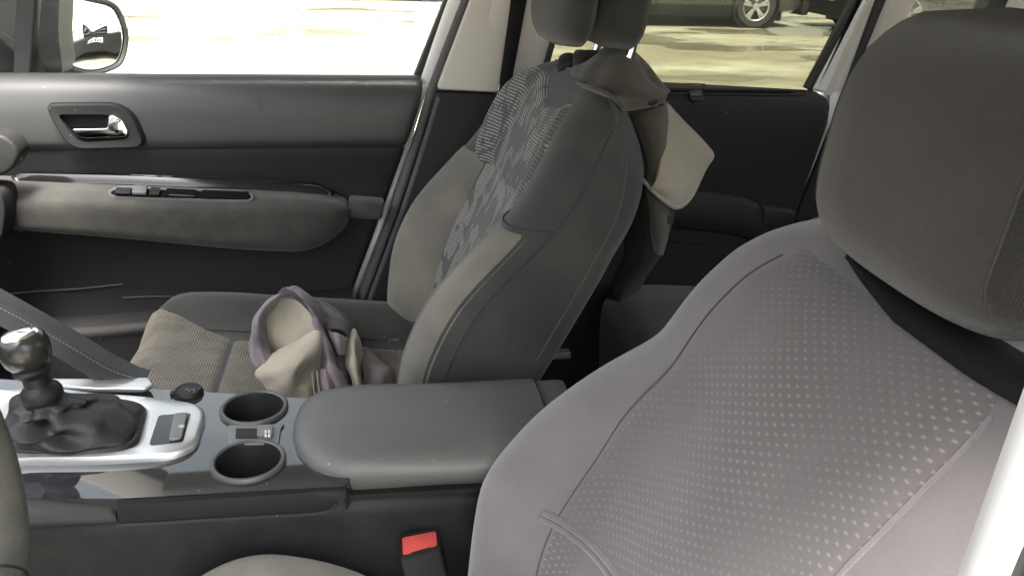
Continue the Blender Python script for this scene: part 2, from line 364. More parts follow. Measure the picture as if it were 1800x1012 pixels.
def spline(P, n, closed=False):
    """Catmull-Rom through points, n samples evenly by parameter"""
    P = np.asarray(P, float); k = len(P); out = []
    if not closed:
        Q = np.vstack([2 * P[0] - P[1], P, 2 * P[-1] - P[-2]])
        for t in np.linspace(0, k - 1 - 1e-9, n):
            i = int(t); f = t - i; a, b, c, d = Q[i], Q[i + 1], Q[i + 2], Q[i + 3]
            out.append(0.5 * (2 * b + (c - a) * f + (2 * a - 5 * b + 4 * c - d) * f * f + (3 * b - a - 3 * c + d) * f ** 3))
    else:
        for t in np.linspace(0, k, n, endpoint=False):
            i = int(t); f = t - i; a, b, c, d = (P[(i + q) % k] for q in (-1, 0, 1, 2))
            out.append(0.5 * (2 * b + (c - a) * f + (2 * a - 5 * b + 4 * c - d) * f * f + (3 * b - a - 3 * c + d) * f ** 3))
    return np.array(out)

def resample(P, n, closed=True):
    P = np.asarray(P, float); Q = np.vstack([P, P[:1]]) if closed else P
    s = np.concatenate([[0], np.cumsum(np.linalg.norm(np.diff(Q, axis=0), axis=1))])
    t = np.linspace(0, s[-1], n, endpoint=not closed)
    return np.stack([np.interp(t, s, Q[:, i]) for i in range(P.shape[1])], 1)

def roundpoly(P, rad, seg=5):
    """round the corners of a closed planar outline of 3-D points"""
    P = np.asarray(P, float); n = len(P); out = []
    for i in range(n):
        a, b, c = P[i - 1], P[i], P[(i + 1) % n]
        r = rad[i] if isinstance(rad, (list, tuple)) else rad
        u = a - b; v = c - b; lu, lv = np.linalg.norm(u), np.linalg.norm(v)
        r = min(r, lu * .49, lv * .49); p, q = b + u / lu * r, b + v / lv * r
        for t in np.linspace(0, 1, seg): out.append((1 - t) ** 2 * p + 2 * t * (1 - t) * b + t * t * q)
    return np.array(out)

def tube(name, P, rad, m, parent=None, seg=8, closed=False, flat=1.0, up=None):
    P = np.asarray(P, float); n = len(P); G = []
    rad = np.full(n, rad) if np.isscalar(rad) else np.asarray(rad)
    prev = None
    for i in range(n):
        t = P[(i + 1) % n] - P[i - 1] if closed else P[min(i + 1, n - 1)] - P[max(i - 1, 0)]
        t = t / (np.linalg.norm(t) + 1e-12)
        if prev is None:
            a = np.array(up if up is not None else ((0, 0, 1) if abs(t[2]) < .9 else (1, 0, 0)), float)
        else: a = prev
        a = a - t * (a @ t); a /= np.linalg.norm(a); prev = a; b = np.cross(t, a)
        G.append([P[i] + rad[i] * (math.cos(q) * a * flat + math.sin(q) * b) for q in np.linspace(0, 2 * math.pi, seg, endpoint=False)])
    return grid(name, G, m, parent, cu=True, cv=closed, capv=not closed, angle=50)

def stack(name, levels, m, parent=None, cap0=True, cap1=True, angle=35):
    """closed outlines of equal count, one above the other"""
    L = [np.asarray(l, float) for l in levels]; n = len(L[0]); V = np.vstack(L); F = []
    for i in range(len(L) - 1):
        for j in range(n):
            F.append((i * n + j, i * n + (j + 1) % n, (i + 1) * n + (j + 1) % n, (i + 1) * n + j))
    for c, i in ((cap0, 0), (cap1, len(L) - 1)):
        if c:
            V = np.vstack([V, L[i].mean(axis=0)]); k = len(V) - 1
            for j in range(n): F.append((i * n + j, i * n + (j + 1) % n, k))
    return pdata(name, V, F, m, parent, angle)

def slab(name, outline, off, m, parent=None, bevel=0.0, seg=3, angle=35):
    """prism: closed planar outline pushed along off, rounded rims"""
    A = np.asarray(outline, float); off = np.asarray(off, float); n = len(A)
    me = bpy.data.meshes.new(name); bm = bmesh.new()
    a = [bm.verts.new(p) for p in A]; b = [bm.verts.new(p + off) for p in A]
    bm.faces.new(a); bm.faces.new(b[::-1])
    for j in range(n): bm.faces.new((a[j], b[j], b[(j + 1) % n], a[(j + 1) % n]))
    bmesh.ops.recalc_face_normals(bm, faces=bm.faces)
    if bevel:
        rim = [e for e in bm.edges if len(e.link_faces) == 2 and any(len(f.verts) == n for f in e.link_faces)]
        bmesh.ops.bevel(bm, geom=rim, offset=bevel, segments=seg, affect='EDGES', profile=0.5, clamp_overlap=True)
    bm.to_mesh(me); bm.free(); me.shade_smooth(); me.set_sharp_from_angle(angle=R(angle))
    return keep(link(name, me, m, parent))

def ring_slab(name, outer, inner, off, m, parent=None, inset=0.0, dish=0.0):
    """flat frame between two outlines of the same count, with walls of depth off"""
    O, I = np.asarray(outer, float), np.asarray(inner, float); off = np.asarray(off, float)
    c = O.mean(axis=0); O2 = O + (c - O) * inset
    return grid(name, [O, O + off * .6, O2 + off * 1.0, I + off * (1 - dish), I], m, parent, cu=True, angle=35)

def box(name, lo, hi, m, parent=None, bevel=0.004):
    x0, y0, z0 = lo; x1, y1, z1 = hi
    return slab(name, [(x0, y0, z0), (x1, y0, z0), (x1, y1, z0), (x0, y1, z0)], (0, 0, z1 - z0), m, parent, bevel)

def lathe(name, prof, base, axis, m, parent=None, seg=32, cap=False, angle=40):
    """profile of (radius, height) turned about an axis through base"""
    ax = np.asarray(axis, float); ax /= np.linalg.norm(ax); a = np.cross(ax, (0.3, 0.9, 0.1)); a /= np.linalg.norm(a); b = np.cross(ax, a); base = np.asarray(base, float)
    G = [[base + ax * h + r * (math.cos(q) * a + math.sin(q) * b) for q in np.linspace(0, 2 * math.pi, seg, endpoint=False)] for r, h in prof]
    return grid(name, G, m, parent, cu=True, capv=cap, angle=angle)

def patch(name, C, m, parent=None, res=6, thick=0.002, wr=0.0, wf=25.0, seed=0):
    """cloth: bicubic sheet through a grid of hand-placed points, with small wrinkles"""
    C = np.asarray(C, float); n, k = C.shape[:2]
    A = np.stack([spline(C[:, j], (n - 1) * res + 1) for j in range(k)], 1)
    G = np.stack([spline(A[i], (k - 1) * res + 1) for i in range(A.shape[0])], 0)
    if wr:
        rs = np.random.RandomState(seed); N = np.cross(np.gradient(G, axis=0), np.gradient(G, axis=1)); N /= (np.linalg.norm(N, axis=2, keepdims=True) + 1e-9)
        h = np.zeros(G.shape[:2])
        for q in range(7):
            d = rs.normal(size=3); d /= np.linalg.norm(d); h += np.sin((G @ d) * wf * (1 + q * .6) + rs.uniform(0, 6)) / (1 + q * .6)
        h2 = np.zeros(G.shape[:2])
        for q in range(4):
            d = rs.normal(size=3); d /= np.linalg.norm(d); h2 += np.abs(np.sin((G @ d) * wf * 2.6 + rs.uniform(0, 6))) - .6
        G = G + N * (h * wr + h2 * wr * .22)[:, :, None]
    return grid(name, G, m, parent, thick=thick, solid_off=0)

from mathutils.bvhtree import BVHTree
_bv = {}
def onto(o, px, py, off=0.0, n_out=False):
    """the point of a built surface that the photograph shows at a pixel, lifted off along its normal"""
    if o.name not in _bv:
        me = o.data; _bv[o.name] = BVHTree.FromPolygons([v.co for v in me.vertices], [p.vertices for p in me.polygons])
    d = AF + AR * (px - 900) / FPX - AU * (py - 506) / FPX
    h, n, i, t = _bv[o.name].ray_cast(Vector(CAM_LOC), Vector(d).normalized())
    if h is None: return None
    n = np.array(n); n = n if n @ d < 0 else -n
    q = np.array(h) + n * off
    return (q, n) if n_out else q
def structure(o): o['kind'] = 'structure'; return o
def lerp(a, b, t): return a + (b - a) * t
def tab(z, T): return float(np.interp(z, [t[0] for t in T], [t[1] for t in T]))
def tabs(z, T):
    """smooth table lookup"""
    zs = np.array([t[0] for t in T], float); xs = np.array([t[1] for t in T], float)
    h = (zs[-1] - zs[0]) / 60.0
    return float(np.mean([np.interp(z + d * h, zs, xs) for d in (-2, -1, 0, 1, 2)]))
# ------------------------------------------------------------------ the yard outside
me = bpy.data.meshes.new("ground"); me.from_pydata([(-400, -400, 0), (400, -400, 0), (400, 400, 0), (-400, 400, 0)], [], [(0, 1, 2, 3)])
structure(link("ground", me, 'ground'))

# ------------------------------------------------------------------ body shell of the car we sit in
body = thing("car_body", "white car shell with pale roof lining and black carpet around the seats", "car body", (0.3, 0, 0.3))
box("floor_carpet", (-1.15, -0.66, 0.30), (1.9, 0.74, 0.40), 'carpet', body)
box("roof_panel", (-0.44, -0.58, 1.49), (1.9, 0.62, 1.53), 'white_paint', body, 0.02)
box("roof_lining", (-0.42, -0.57, 1.45), (1.88, 0.61, 1.485), 'headliner', body, 0.01)
box("firewall", (-1.25, -0.70, 0.40), (-1.17, 0.74, 0.98), 'black', body)
box("tailgate", (1.85, -0.66, 0.40), (1.92, 0.70, 1.05), 'door_lower', body)
# side rails above the doors
for s, y0, y1 in ((1, 0.60, 0.66), (-1, -0.64, -0.58)):
    box("roof_rail", (-0.43, y0, 1.30 if s > 0 else 1.33), (1.85, y1, 1.50), 'headliner', body, 0.01)

def strip(name, px, Y0, Y1, m, bevel=0.002, ext=0.35, parent=body):
    """upright trim strip: its four photographed corners (top left, top right, bottom right, bottom left) on the plane Y0, run on upward to the roof, thickness to Y1"""
    p = [at(x, y, Y=Y0) for x, y in px]
    a = p[0] + (p[0] - p[3]) * ext / np.linalg.norm(p[0] - p[3]) if ext else p[0]
    b = p[1] + (p[1] - p[2]) * ext / np.linalg.norm(p[1] - p[2]) if ext else p[1]
    return slab(name, [a, b] + p[2:], (0, Y1 - Y0, 0), m, parent, bevel)

# slim front pillars from the rails down to the dashboard
for s, y in ((1, .64), (-1, -.66)):
    slab('front_pillar', [(-.43, y, 1.31), (-.43, y, 1.40), (-1.05, y * 1.1, 1.04), (-.98, y * 1.1, 1.0)], (0, .04 * s, 0), 'headliner', body, .008)
# passenger side B pillar, front to rear
strip("pillar_jamb", [(786, 0), (814, 0), (756, 148), (737, 148)], 0.735, 0.775, 'white_paint', 0.004)
jl = [at(x, y, Y=0.735) for x, y in ((756, 146), (744, 180), (722, 250), (688, 350), (672, 400), (628, 512), (600, 580))]
jr = [p + np.array([-0.012 if i else -0.022, 0, 0]) for i, p in enumerate(jl)]
slab("pillar_jamb", jl + jr[::-1], (0, 0.04, 0), 'white_paint', body, 0.003)
sl = spline([at(x, y, Y=0.712) for x, y in ((870, -120), (820, 0), (762, 152), (732, 250), (699, 353), (682, 400), (641, 512), (612, 590))], 40)
tube("door_seal", sl, 0.0085, 'seal', body, 8)
sl2 = [p + np.array([0.016, -0.004, 0]) for p in sl[12:]]
tube("door_seal", sl2, 0.006, 'seal', body, 8)
p = roundpoly([at(x, y, Y=0.700) for x, y in ((980, -380), (826, 0), (766, 158), (876, 164), (900, 0), (1010, -380))], [.01, .01, .012, .008, .01, .01], 4)
slab("pillar_trim", p, (0, 0.06, 0), 'beige_trim', body, 0.006)
p = roundpoly([at(x, y, Y=0.699) for x, y in ((866, -30), (866, 5), (858, 38), (870, 59), (892, 62), (902, -30))], 0.008, 4)
slab("belt_height_slider", p, (0, 0.02, 0), 'beige_trim', body, 0.002)
p = [at(x, y, Y=0.704) for x, y in ((764, 162), (900, 166), (960, 320), (900, 640), (610, 640), (640, 540), (700, 380), (740, 260))]
slab("pillar_lower_trim", p, (0, 0.05, 0), 'door_lower', body, 0.006)
strip("pillar_rear_trim", [(915, 0), (990, 0), (954, 130), (880, 155)], 0.722, 0.77, 'beige_trim', 0.004)
strip("window_seal", [(989, 0), (998, 0), (962, 130), (952, 130)], 0.715, 0.775, 'rubber', 0.002)
# rear pillar
strip("rear_jamb", [(1511, 0), (1544, 0), (1484, 168), (1430, 160)], 0.735, 0.775, 'white_paint', 0.006)
strip("rear_jamb_groove", [(1524, 0), (1534, 0), (1462, 168), (1450, 166)], 0.7335, 0.737, 'beige_trim', 0.0)
p = [at(x, y, Y=0.735) for x, y in ((1460, 160), (1486, 164), (1474, 225), (1402, 380), (1394, 376), (1455, 225))]
slab("rear_jamb", p, (0, 0.04, 0), 'white_paint', body, 0.002)
strip("rear_door_seal", [(1545, 0), (1570, 0), (1502, 165), (1484, 168)], 0.722, 0.775, 'rubber', 0.006)
p = [at(x, y, Y=0.724) for x, y in ((1500, 165), (1484, 170), (1400, 380), (1380, 520), (1800, 520), (1800, 250))]
slab("rear_pillar_lower_trim", p, (0, 0.05, 0), 'door_lower', body, 0.006)
strip("rear_pillar_trim", [(1570, 0), (1616, 0), (1540, 165), (1502, 165)], 0.700, 0.76, 'beige_trim', 0.015)
p = [at(x, y, Y=0.724) for x, y in ((1500, 150), (1620, 40), (1760, 60), (1900, 60), (1900, 260), (1490, 260))]
slab("quarter_panel", p, (0, 0.05, 0), 'door_lower', body, 0.004)
strip("quarter_seal", [(1772, 0), (1781, 0), (1766, 30), (1756, 30)], 0.715, 0.765, 'rubber', 0.002)
strip("tail_pillar_trim", [(1783, 0), (1890, 0), (1870, 60), (1764, 40)], 0.700, 0.76, 'beige_trim', 0.012)
qg = [at(x, y, Y=0.755) for x, y in ((1616, 0), (1775, 0), (1760, 60), (1560, 60))]
up = np.array([0.13, 0, 0.33]); qg[0] = qg[0] + up; qg[1] = qg[1] + up * np.array([.6, 1, 1])
slab("quarter_glass", qg, (0, 0.004, 0), 'glass_rear', body, 0)

# driver side B pillar: a bare white door jamb close to the camera, with its seal
def dside(px, py, Y): return at(px, py, Y=Y)
a = [dside(x, y, -0.625) for x, y in ((1990, 130), (1800, 688), (1688, 1012), (1610, 1250))]
b = [dside(x, y, -0.655) for x, y in ((2090, 130), (1806, 862), (1745, 1012), (1650, 1250))]
a = [a[0] + (a[0] - a[1]) * .9] + a; b = [b[0] + (b[0] - b[1]) * .7] + b
grid("driver_pillar_jamb", [[p, p + np.array([.0, -.006, .0]), lerp(p, q, .5) + np.array([-.006, 0, 0]), q + np.array([0, .004, 0]), q, q + np.array([.06, -.02, 0])] for p, q in zip(spline(a, 14), spline(b, 14))], 'white_paint', body, angle=60, thick=0.004)
tube("driver_pillar_seal", spline([q + np.array([.012, -.006, 0]) for q in b], 14), 0.010, 'rubber', body, 8)
box("driver_sill", (-0.75, -0.72, 0.38), (1.0, -0.66, 0.47), 'white_paint', body, 0.01)
slab("driver_rear_side", [(0.24, -0.66, 0.45), (0.24, -0.66, 1.04), (1.85, -0.66, 1.04), (1.85, -0.66, 0.45)], (0, -0.05, 0), 'door_lower', body, 0.01)
slab("driver_pillar_trim", [(0.24, -0.60, 1.0), (0.42, -0.60, 1.5), (0.52, -0.60, 1.5), (0.36, -0.60, 1.0)], (0, -0.05, 0), 'beige_trim', body, 0.01)

# dashboard
dash = thing("dashboard", "dark dashboard end beside the front passenger door", "dashboard", (-0.9, 0, 0.8))
prof = [(-1.15, 0.98), (-0.80, 1.00), (-0.66, 0.985), (-0.615, 0.955), (-0.605, 0.92), (-0.63, 0.885), (-0.66, 0.87), (-0.70, 0.80), (-0.78, 0.62), (-1.10, 0.55), (-1.16, 0.6)]
prof = np.array([(x, 0, z) for x, z in prof]); prof = roundpoly(prof, 0.03, 4)
slab("dash_top", prof + np.array([0, -0.62, 0]), (0, 1.25, 0), 'grey_plastic', dash, 0.02, 4)
p = roundpoly([at(x, y, Y=0.575) for x, y in ((-60, 225), (12, 240), (36, 268), (22, 300), (-5, 312), (-60, 320))], 0.012, 4)
slab("dash_end_cap", p, (0, 0.05, 0), 'grey_plastic', dash, 0.008)
p = roundpoly([at(x, y, Y=0.56) for x, y in ((-80, 330), (2, 335), (9, 372), (3, 420), (-80, 470))], 0.012, 4)
slab("glovebox_edge", p, (0, 0.06, 0), 'door_lower', dash, 0.008)

# ------------------------------------------------------------------ doors
def door_panel(name, prof, edge, x0, m, parent, ztop=lambda x: 0.0, nx=40, z0=None, back=None):
    """inner door skin: profile (z, Y) swept along the car, turned outward at the rear edge; z shifts with ztop(x)"""
    G = []
    for z, Y in prof:
        xe = edge(z); row = []
        for s in np.linspace(0, 1, nx):
            x = lerp(x0, xe - 0.014, s); row.append((x, Y, z + ztop(x)))
        for dx, dy in ((-.008, .001), (-.003, .004), (0, .010), (.001, .03), (.001, .06)):
            row.append((xe + dx, max(Y + dy, Y), z + ztop(xe)))
        G.append(row)
    return grid(name, G, m, parent, angle=0)

fd = thing("front_passenger_door", "front passenger door with grey grained panel, chrome handle and dusty armrest", "car door", (-0.4, 0.74, 0.5))
EDGE = [(.30, -.165), (.45, -.120), (.60, -.070), (.72, -.024), (.832, .021), (.95, .062), (1.02, .086), (1.05, .092), (1.066, .088)]
edge_f = lambda z: tab(z, EDGE)
up_prof = [tuple(q) for q in spline([(0.940, .702), (0.948, .6945), (0.960, .6905), (1.0, .692), (1.022, .6955), (1.040, .7015), (1.053, .711), (1.061, .723), (1.0645, .736), (1.0625, .748), (1.058, .757)], 40)]
door_panel("upper_panel", up_prof, edge_f, -0.95, 'door_upper', fd)
for sx, sy, rx, rz in ((461, 184, .009, .017), (452, 175, .006, .008), (594, 199, .0045, .012), (606, 194, .0045, .008), (476, 172, .004, .005)):
    P = at(sx, sy, Y=.6925); up_ = [o_ for o_ in fd.children if o_.name.startswith('upper_panel')][0]
    cc_ = [onto(up_, sx + rx * 780 * math.cos(q), sy - rz * 780 * math.sin(q), .0004) for q in np.linspace(0, 2 * math.pi, 18, endpoint=False)]
    if all(c is not None for c in cc_): grid('smudge', [cc_, [lerp(c, np.mean(cc_, 0), .98) for c in cc_]], 'smudge', fd, cu=True)
low_prof = [tuple(q) for q in spline([(.36, .69), (.50, .70), (.60, .705), (.72, .715), (.80, .722), (.86, .718), (.905, .708), (.930, .703), (.944, .7035)], 40)]
door_panel("lower_panel", low_prof, edge_f, -0.95, 'door_lower', fd)
# armrest
xs = [-60, 5, 100, 200, 300, 400, 480, 530, 565, 590, 604, 611, 613]
yt = [310, 312, 316, 320, 324, 328, 331, 334, 338, 344, 350, 356, 366]
yb = [390, 397, 407, 417, 427, 436, 441, 441, 431, 415, 402, 392, 382]
yi = [.60, .605, .61, .615, .618, .62, .622, .626, .632, .640, .650, .660, .672]
G = []
for x, t, b_, i in zip(xs, yt, yb, yi):
    T = at(x, t, Y=.694); B = at(x, b_, Y=.665); h = T[2] - B[2]
    sec = [(T[0], .712, T[2] - .002), (T[0], .694, T[2]), (T[0], lerp(i, .694, .6), T[2] - .002), (T[0], lerp(i, .694, .26), T[2] - .03 * h), (T[0], lerp(i, .694, .07), T[2] - .11 * h), (T[0], i, T[2] - .25 * h), (T[0], i + .004, T[2] - .55 * h), (T[0], i + .012, T[2] - .82 * h), (T[0], lerp(i, .68, .6), T[2] - .97 * h), (T[0], .690, B[2] - .002), (T[0], .715, B[2])]
    G.append(spline(sec, 34))
G = np.array(G); G = np.stack([spline(G[:, j], 60) for j in range(G.shape[1])], 1)
ar = grid("armrest", G, 'door_arm', fd)
tube("armrest_seam", spline([at(x, b_ - 1, Y=i + .035) for x, b_, i in zip(xs, yb, yi)], 60), 0.0014, 'mid_grey', fd, 6)
# glossy strip on top of the armrest
tr = [at(x, y, Y=.688) for x, y in ((22, 310), (60, 311), (200, 314), (300, 318), (400, 322), (500, 328), (560, 333), (588, 341))]
st = spline(tr, 40); G = []
for i, p in enumerate(st):
    f = math.sin(min(1, i / 5, (39 - i) / 8) * math.pi / 2); hgt = .0125 * f + .0005
    G.append([p + np.array([0, .02, .000]), p + np.array([0, .003, hgt * .7]), p + np.array([0, -.003, hgt * .45]), p + np.array([0, -.006, -hgt * .3]), p + np.array([0, -.008, -hgt * .55]), p + np.array([0, .006, -hgt])])
grid("gloss_strip", G, 'gloss_black', fd, angle=60)
tube("chrome_line", [p + np.array([0, -.001, .0085]) for p in st[2:32]], np.array([.0016 * min(1, .4 + i / 8, (29 - i) / 6 + .2) for i in range(30)]), 'chrome', fd, 6)
# short link behind the armrest
lk = [at(x, y, Y=.672) for x, y in ((613, 352), (676, 357), (671, 388), (612, 384))]
slab("armrest_link", roundpoly(lk, .006, 3), (0, .04, 0), 'door_arm', fd, .008)
# window switches
cpx = spline([(214, 330, 0), (300, 333, 0), (400, 337, 0), (432, 339, 0), (446, 346, 0), (440, 356, 0), (400, 356, 0), (300, 353, 0), (214, 350, 0), (197, 346, 0), (191, 338, 0)], 44, True)
nrm = np.mean([onto(ar, x, y, 0, True)[1] for x, y, _ in cpx], axis=0); nrm /= np.linalg.norm(nrm)
cap = np.array([onto(ar, x, y) for x, y, _ in cpx]); ccx = cpx.mean(axis=0)
ipx = ccx + (cpx - ccx) * np.array([.965, .72, 1])
inn = np.array([onto(ar, x, y) for x, y, _ in ipx])
sw = ring_slab("switch_bezel", cap - nrm * .001, inn - nrm * .001, nrm * .0055, 'mid_grey', fd, inset=.02, dish=.3)
grid("switch_tray", [[onto(ar, *(ccx + (q - ccx) * s_)[:2], .0012) for q in ipx] for s_ in (1.02, .85, .65, .45, .25, .02)], 'void', sw, cu=True)
def swp(pts, off, th, m, nm, bev=.0008, rad=.002, par=None):
    P = np.array([onto(ar, x, y) + nrm * off for x, y in pts]); c_ = P.mean(0); ci = onto(ar, *np.mean(pts, axis=0), off + .0006); P = P + nrm * max(0, (ci - c_) @ nrm)
    return slab(nm, roundpoly(P, rad, 3), nrm * th, m, par or sw, bev)
swp([(205, 334), (233, 335), (230, 345), (203, 344)], .001, .003, 'grey_plastic', "switch_blank")
swp([(236, 333), (260, 334), (258, 347), (233, 346)], .001, .0055, 'mid_grey', "window_switch")
swp([(266, 335), (283, 336), (281, 348), (263, 347)], .001, .004, 'grey_plastic', "window_switch")
p0 = onto(ar, 273, 341) + nrm * .0052
lathe("switch_light", [(.0001, .0008), (.0014, .0006), (.0016, 0)], p0, nrm, 'icon', sw, 10)
swp([(294, 335), (347, 338), (345, 352), (291, 350)], .0012, .0006, 'void', "switch_recess", 0)
swp([(298, 345), (342, 347), (341, 350), (296, 348)], .001, .0022, 'mid_grey', "switch_recess_lip", .0004, .001)
swp([(356, 338), (438, 341), (436, 354), (354, 353)], .0012, .0006, 'void', "switch_recess", 0)
# inner release handle
def hp(pts, Y, rad, n=44): return resample(roundpoly([at(x, y, Y=Y) for x, y in pts], rad, 6), n)
o = hp([(80, 182), (206, 181), (236, 200), (262, 257), (140, 260), (118, 248)], .690, [.016, .03, .03, .022, .024, .014])
i = hp([(104, 199), (188, 199), (206, 203), (229, 238), (222, 243), (150, 248), (134, 240)], .690, [.008, .008, .01, .01, .008, .014, .01])
k = int(np.argmin(np.linalg.norm(i - o[0] - (i.mean(0) - o.mean(0)), axis=1))); i = np.roll(i, -k, axis=0)
hz = ring_slab("handle_bezel", o, i, (0, -.012, 0), 'grey_plastic', fd, inset=.05, dish=.1)
tube("handle_bezel_shadow_gap", o + (o - o.mean(0)) * .012 + np.array([0, -.0005, 0]), .0014, 'black', hz, 6, closed=True)
slab("handle_recess", i, (0, -.0015, 0), 'void', hz)
hb = roundpoly([at(x, y, Y=.674) for x, y in ((126, 227), (189, 226), (191, 204), (199, 203), (215, 212), (225, 232), (221, 241), (150, 243), (138, 240))], .004, 4)
slab("handle", hb, (0, .010, 0), 'chrome', fd, .0035, 4)
# pocket and trim lines low on the door
G = []
for px, py, ry in ((60, 584, .012), (120, 582, .016), (180, 578, .018), (240, 572, .018), (300, 566, .018), (360, 556, .018), (450, 545, .018), (560, 535, .018), (620, 530, .012)):
    c = at(px, py, Y=.650); G.append([c + np.array([0, .06, .004]), c + np.array([0, .012, .004]), c + np.array([0, .002, 0]), c + np.array([0, -.004, -.010]), c + np.array([0, .000, -.03]), c + np.array([0, .01, -.12]), c + np.array([0, .05, -.20])])
G = np.array(G); G = np.stack([spline(G[:, j], 40) for j in range(7)], 1); G = np.stack([spline(g, 24) for g in G])
grid("door_pocket", G, 'door_lower', fd)
tube("trim_line", spline([at(x, y, Y=.706) for x, y in ((-10, 519), (60, 512), (140, 507), (216, 499))], 24), .0010, 'mid_grey', fd, 6)
tube("trim_line", spline([at(x, y, Y=.706) for x, y in ((216, 523), (260, 521), (300, 521), (345, 524))], 16), .0007, 'mid_grey', fd, 6)
# glass, its frame and the mirror sail
gl = [(-0.72, .765, 1.05), (0.10, .765, 1.05), (0.20, .70, 1.48), (-0.35, .70, 1.48)]
slab("window_glass", gl, (0, .004, .0), 'glass_front', fd)
fr = [at(x, y, Y=.742) for x, y in ((781, 0), (791, 0), (736, 146), (726, 140))]; d = (fr[0] - fr[3]) / np.linalg.norm(fr[0] - fr[3]) * .36; dd = np.array([0, -.02, 0])
slab("window_frame", [fr[0] + d + dd, fr[1] + d + dd, fr[2], fr[3]], (0, .03, 0), 'rubber', fd, .003)
qf = [at(x, y, Y=.738) for x, y in ((33, -160), (76, -160), (53, 132), (22, 132))]
slab("quarter_light_bar", qf, (0, .03, 0), 'rubber', fd, .004)
#tube("window_sill_seal", [(-0.95, .756, 1.066), (-.4, .756, 1.066), (0.05, .756, 1.066)], .004, 'rubber', fd, 6)
slab("front_frame", [(-0.98, .72, 1.06), (-0.90, .72, 1.06), (-0.52, .66, 1.50), (-0.60, .66, 1.50)], (0, .04, 0), 'rubber', fd, .004)
# outside mirror
mo = [at(x, y, Y=.93) for x, y in ((112, -14), (150, -6), (196, 6), (214, 34), (221, 68), (214, 104), (198, 121), (160, 131), (128, 126), (112, 108), (106, 60), (107, 20))]
mo = spline(mo, 48, True); mc = mo.mean(axis=0)
MN = Vector((.835, -.55, .012)).normalized(); mn = np.array(MN)
# the mirror plane is turned towards the camera: rotate the outline out of the Y plane
def flat(P, c, n):
    out = []
    for q in P:
        d = q - CAM_LOC; t = ((c - CAM_LOC) @ n) / (d @ n); out.append(CAM_LOC + d * t)
    return np.array(out)
mf = flat(mo, mc, mn); inner = mc + (mf - mc) * .90
back = -mn
lv = []
for s, dpt in ((1.0, .008), (1.06, -.004), (1.09, -.02), (1.08, -.05), (.98, -.085), (.75, -.112), (.4, -.125)):
    lv.append(mc + (mf - mc) * s + mn * dpt + np.array([0, .0, 0]))
mirror_shell = stack("mirror_housing", [inner + mn * .0045, mf * .5 + inner * .5 + mn * .0085] + lv, 'grey_plastic', fd, cap0=False, cap1=True)
G = [inner * s + mc * (1 - s) + mn * (.004 + .0026 * (1 - s * s)) for s in np.linspace(1.02, .02, 14)]
grid("mirror_glass", G, 'mirror', mirror_shell, cu=True, capv=True)
# arm joining the housing to the door sail
tube("mirror_arm", spline([at(150, 150, Y=.90), at(80, 140, Y=.86), at(20, 120, Y=.80), at(-40, 90, Y=.77)], 12), np.array([.018, .024, .03, .035, .04, .045, .05, .05, .05, .05, .05, .05]), 'grey_plastic', mirror_shell, 14)
sail = [at(x, y, Y=.80) for x, y in ((-60, 131), (112, 131), (107, 100), (102, 60), (104, 0), (108, -40), (40, -40), (-60, 40))]
ms = stack("mirror_foot", [roundpoly(sail, .03, 6) + np.array([0, .0, 0]), (roundpoly(sail, .03, 6) - np.mean(sail, 0)) * 1.03 + np.mean(sail, 0) + np.array([0, .05, 0]), (roundpoly(sail, .03, 6) - np.mean(sail, 0)) * .85 + np.mean(sail, 0) + np.array([0, .10, 0])], 'grey_plastic', mirror_shell)

# rear door
rd = thing("rear_passenger_door", "black rear passenger door panel below the green tinted window", "car door", (0.6, 0.74, 0.5))
RE = [(.30, .80), (.50, .82), (.803, .855), (.95, .878), (1.0, .886), (1.04, .889), (1.056, .882), (1.065, .868)]
zt = lambda x: -0.046 * (x - 0.538) - .012
rp = [tuple(q) for q in spline([(.36, .69), (.6, .70), (.80, .705), (.92, .700), (1.0, .698), (1.045, .702), (1.058, .712), (1.063, .726), (1.065, .745), (1.064, .757)], 50)]
rdp = door_panel("door_panel", rp, lambda z: tab(z, RE), 0.26, 'door_lower', rd, zt)
sl = [onto(rdp, x, y, .0015) for x, y in ((1150, 157), (1300, 159), (1405, 161), (1416, 165), (1404, 168), (1300, 167), (1150, 165))]; sl = [q for q in sl if q is not None]
tube("sill_slot_rim", spline(sl, 40), .0022, 'grey_plastic', rd, 6)
sq = [onto(rdp, x, 161 + (x - 1150) * .014, .0008) for x in range(1150, 1405, 20)]; tube('sill_slot', [q for q in sq if q is not None], .0028, 'void', rd, 6)
grid("rear_armrest", np.stack([spline([np.array(at(x, y, Y=.70)) + np.array([0, dy, dz]) for dy, dz in ((.01, .0), (-.008, -.003), (-.02, -.018), (-.024, -.05), (-.012, -.078), (.01, -.085))], 20) for x, y in ((1150, 330), (1200, 332), (1260, 338), (1310, 346), (1332, 356), (1342, 366))]), 'door_lower', rd)
slab("rear_armrest_link", [at(x, y, Y=.675) for x, y in ((1343, 364), (1402, 372), (1395, 402), (1340, 398))], (0, .04, 0), 'grey_plastic', rd, .006)
tube("trim_line", [at(1170, 425, Y=.694), at(1250, 432, Y=.694), at(1330, 436, Y=.694)], .001, 'grey_plastic', rd, 6)
slab("window_glass", [(0.24, .765, 1.05), (0.90, .765, 1.03), (1.04, .70, 1.46), (0.36, .70, 1.48)], (0, .004, 0), 'glass_rear', rd)
fr = [at(x, y, Y=.742) for x, y in ((1503, 0), (1512, 0), (1433, 160), (1422, 158))]; d = (fr[0] - fr[3]) / np.linalg.norm(fr[0] - fr[3]) * .36
slab("window_frame", [fr[0] + d + dd, fr[1] + d + dd, fr[2], fr[3]], (0, .03, 0), 'rubber', rd, .003)
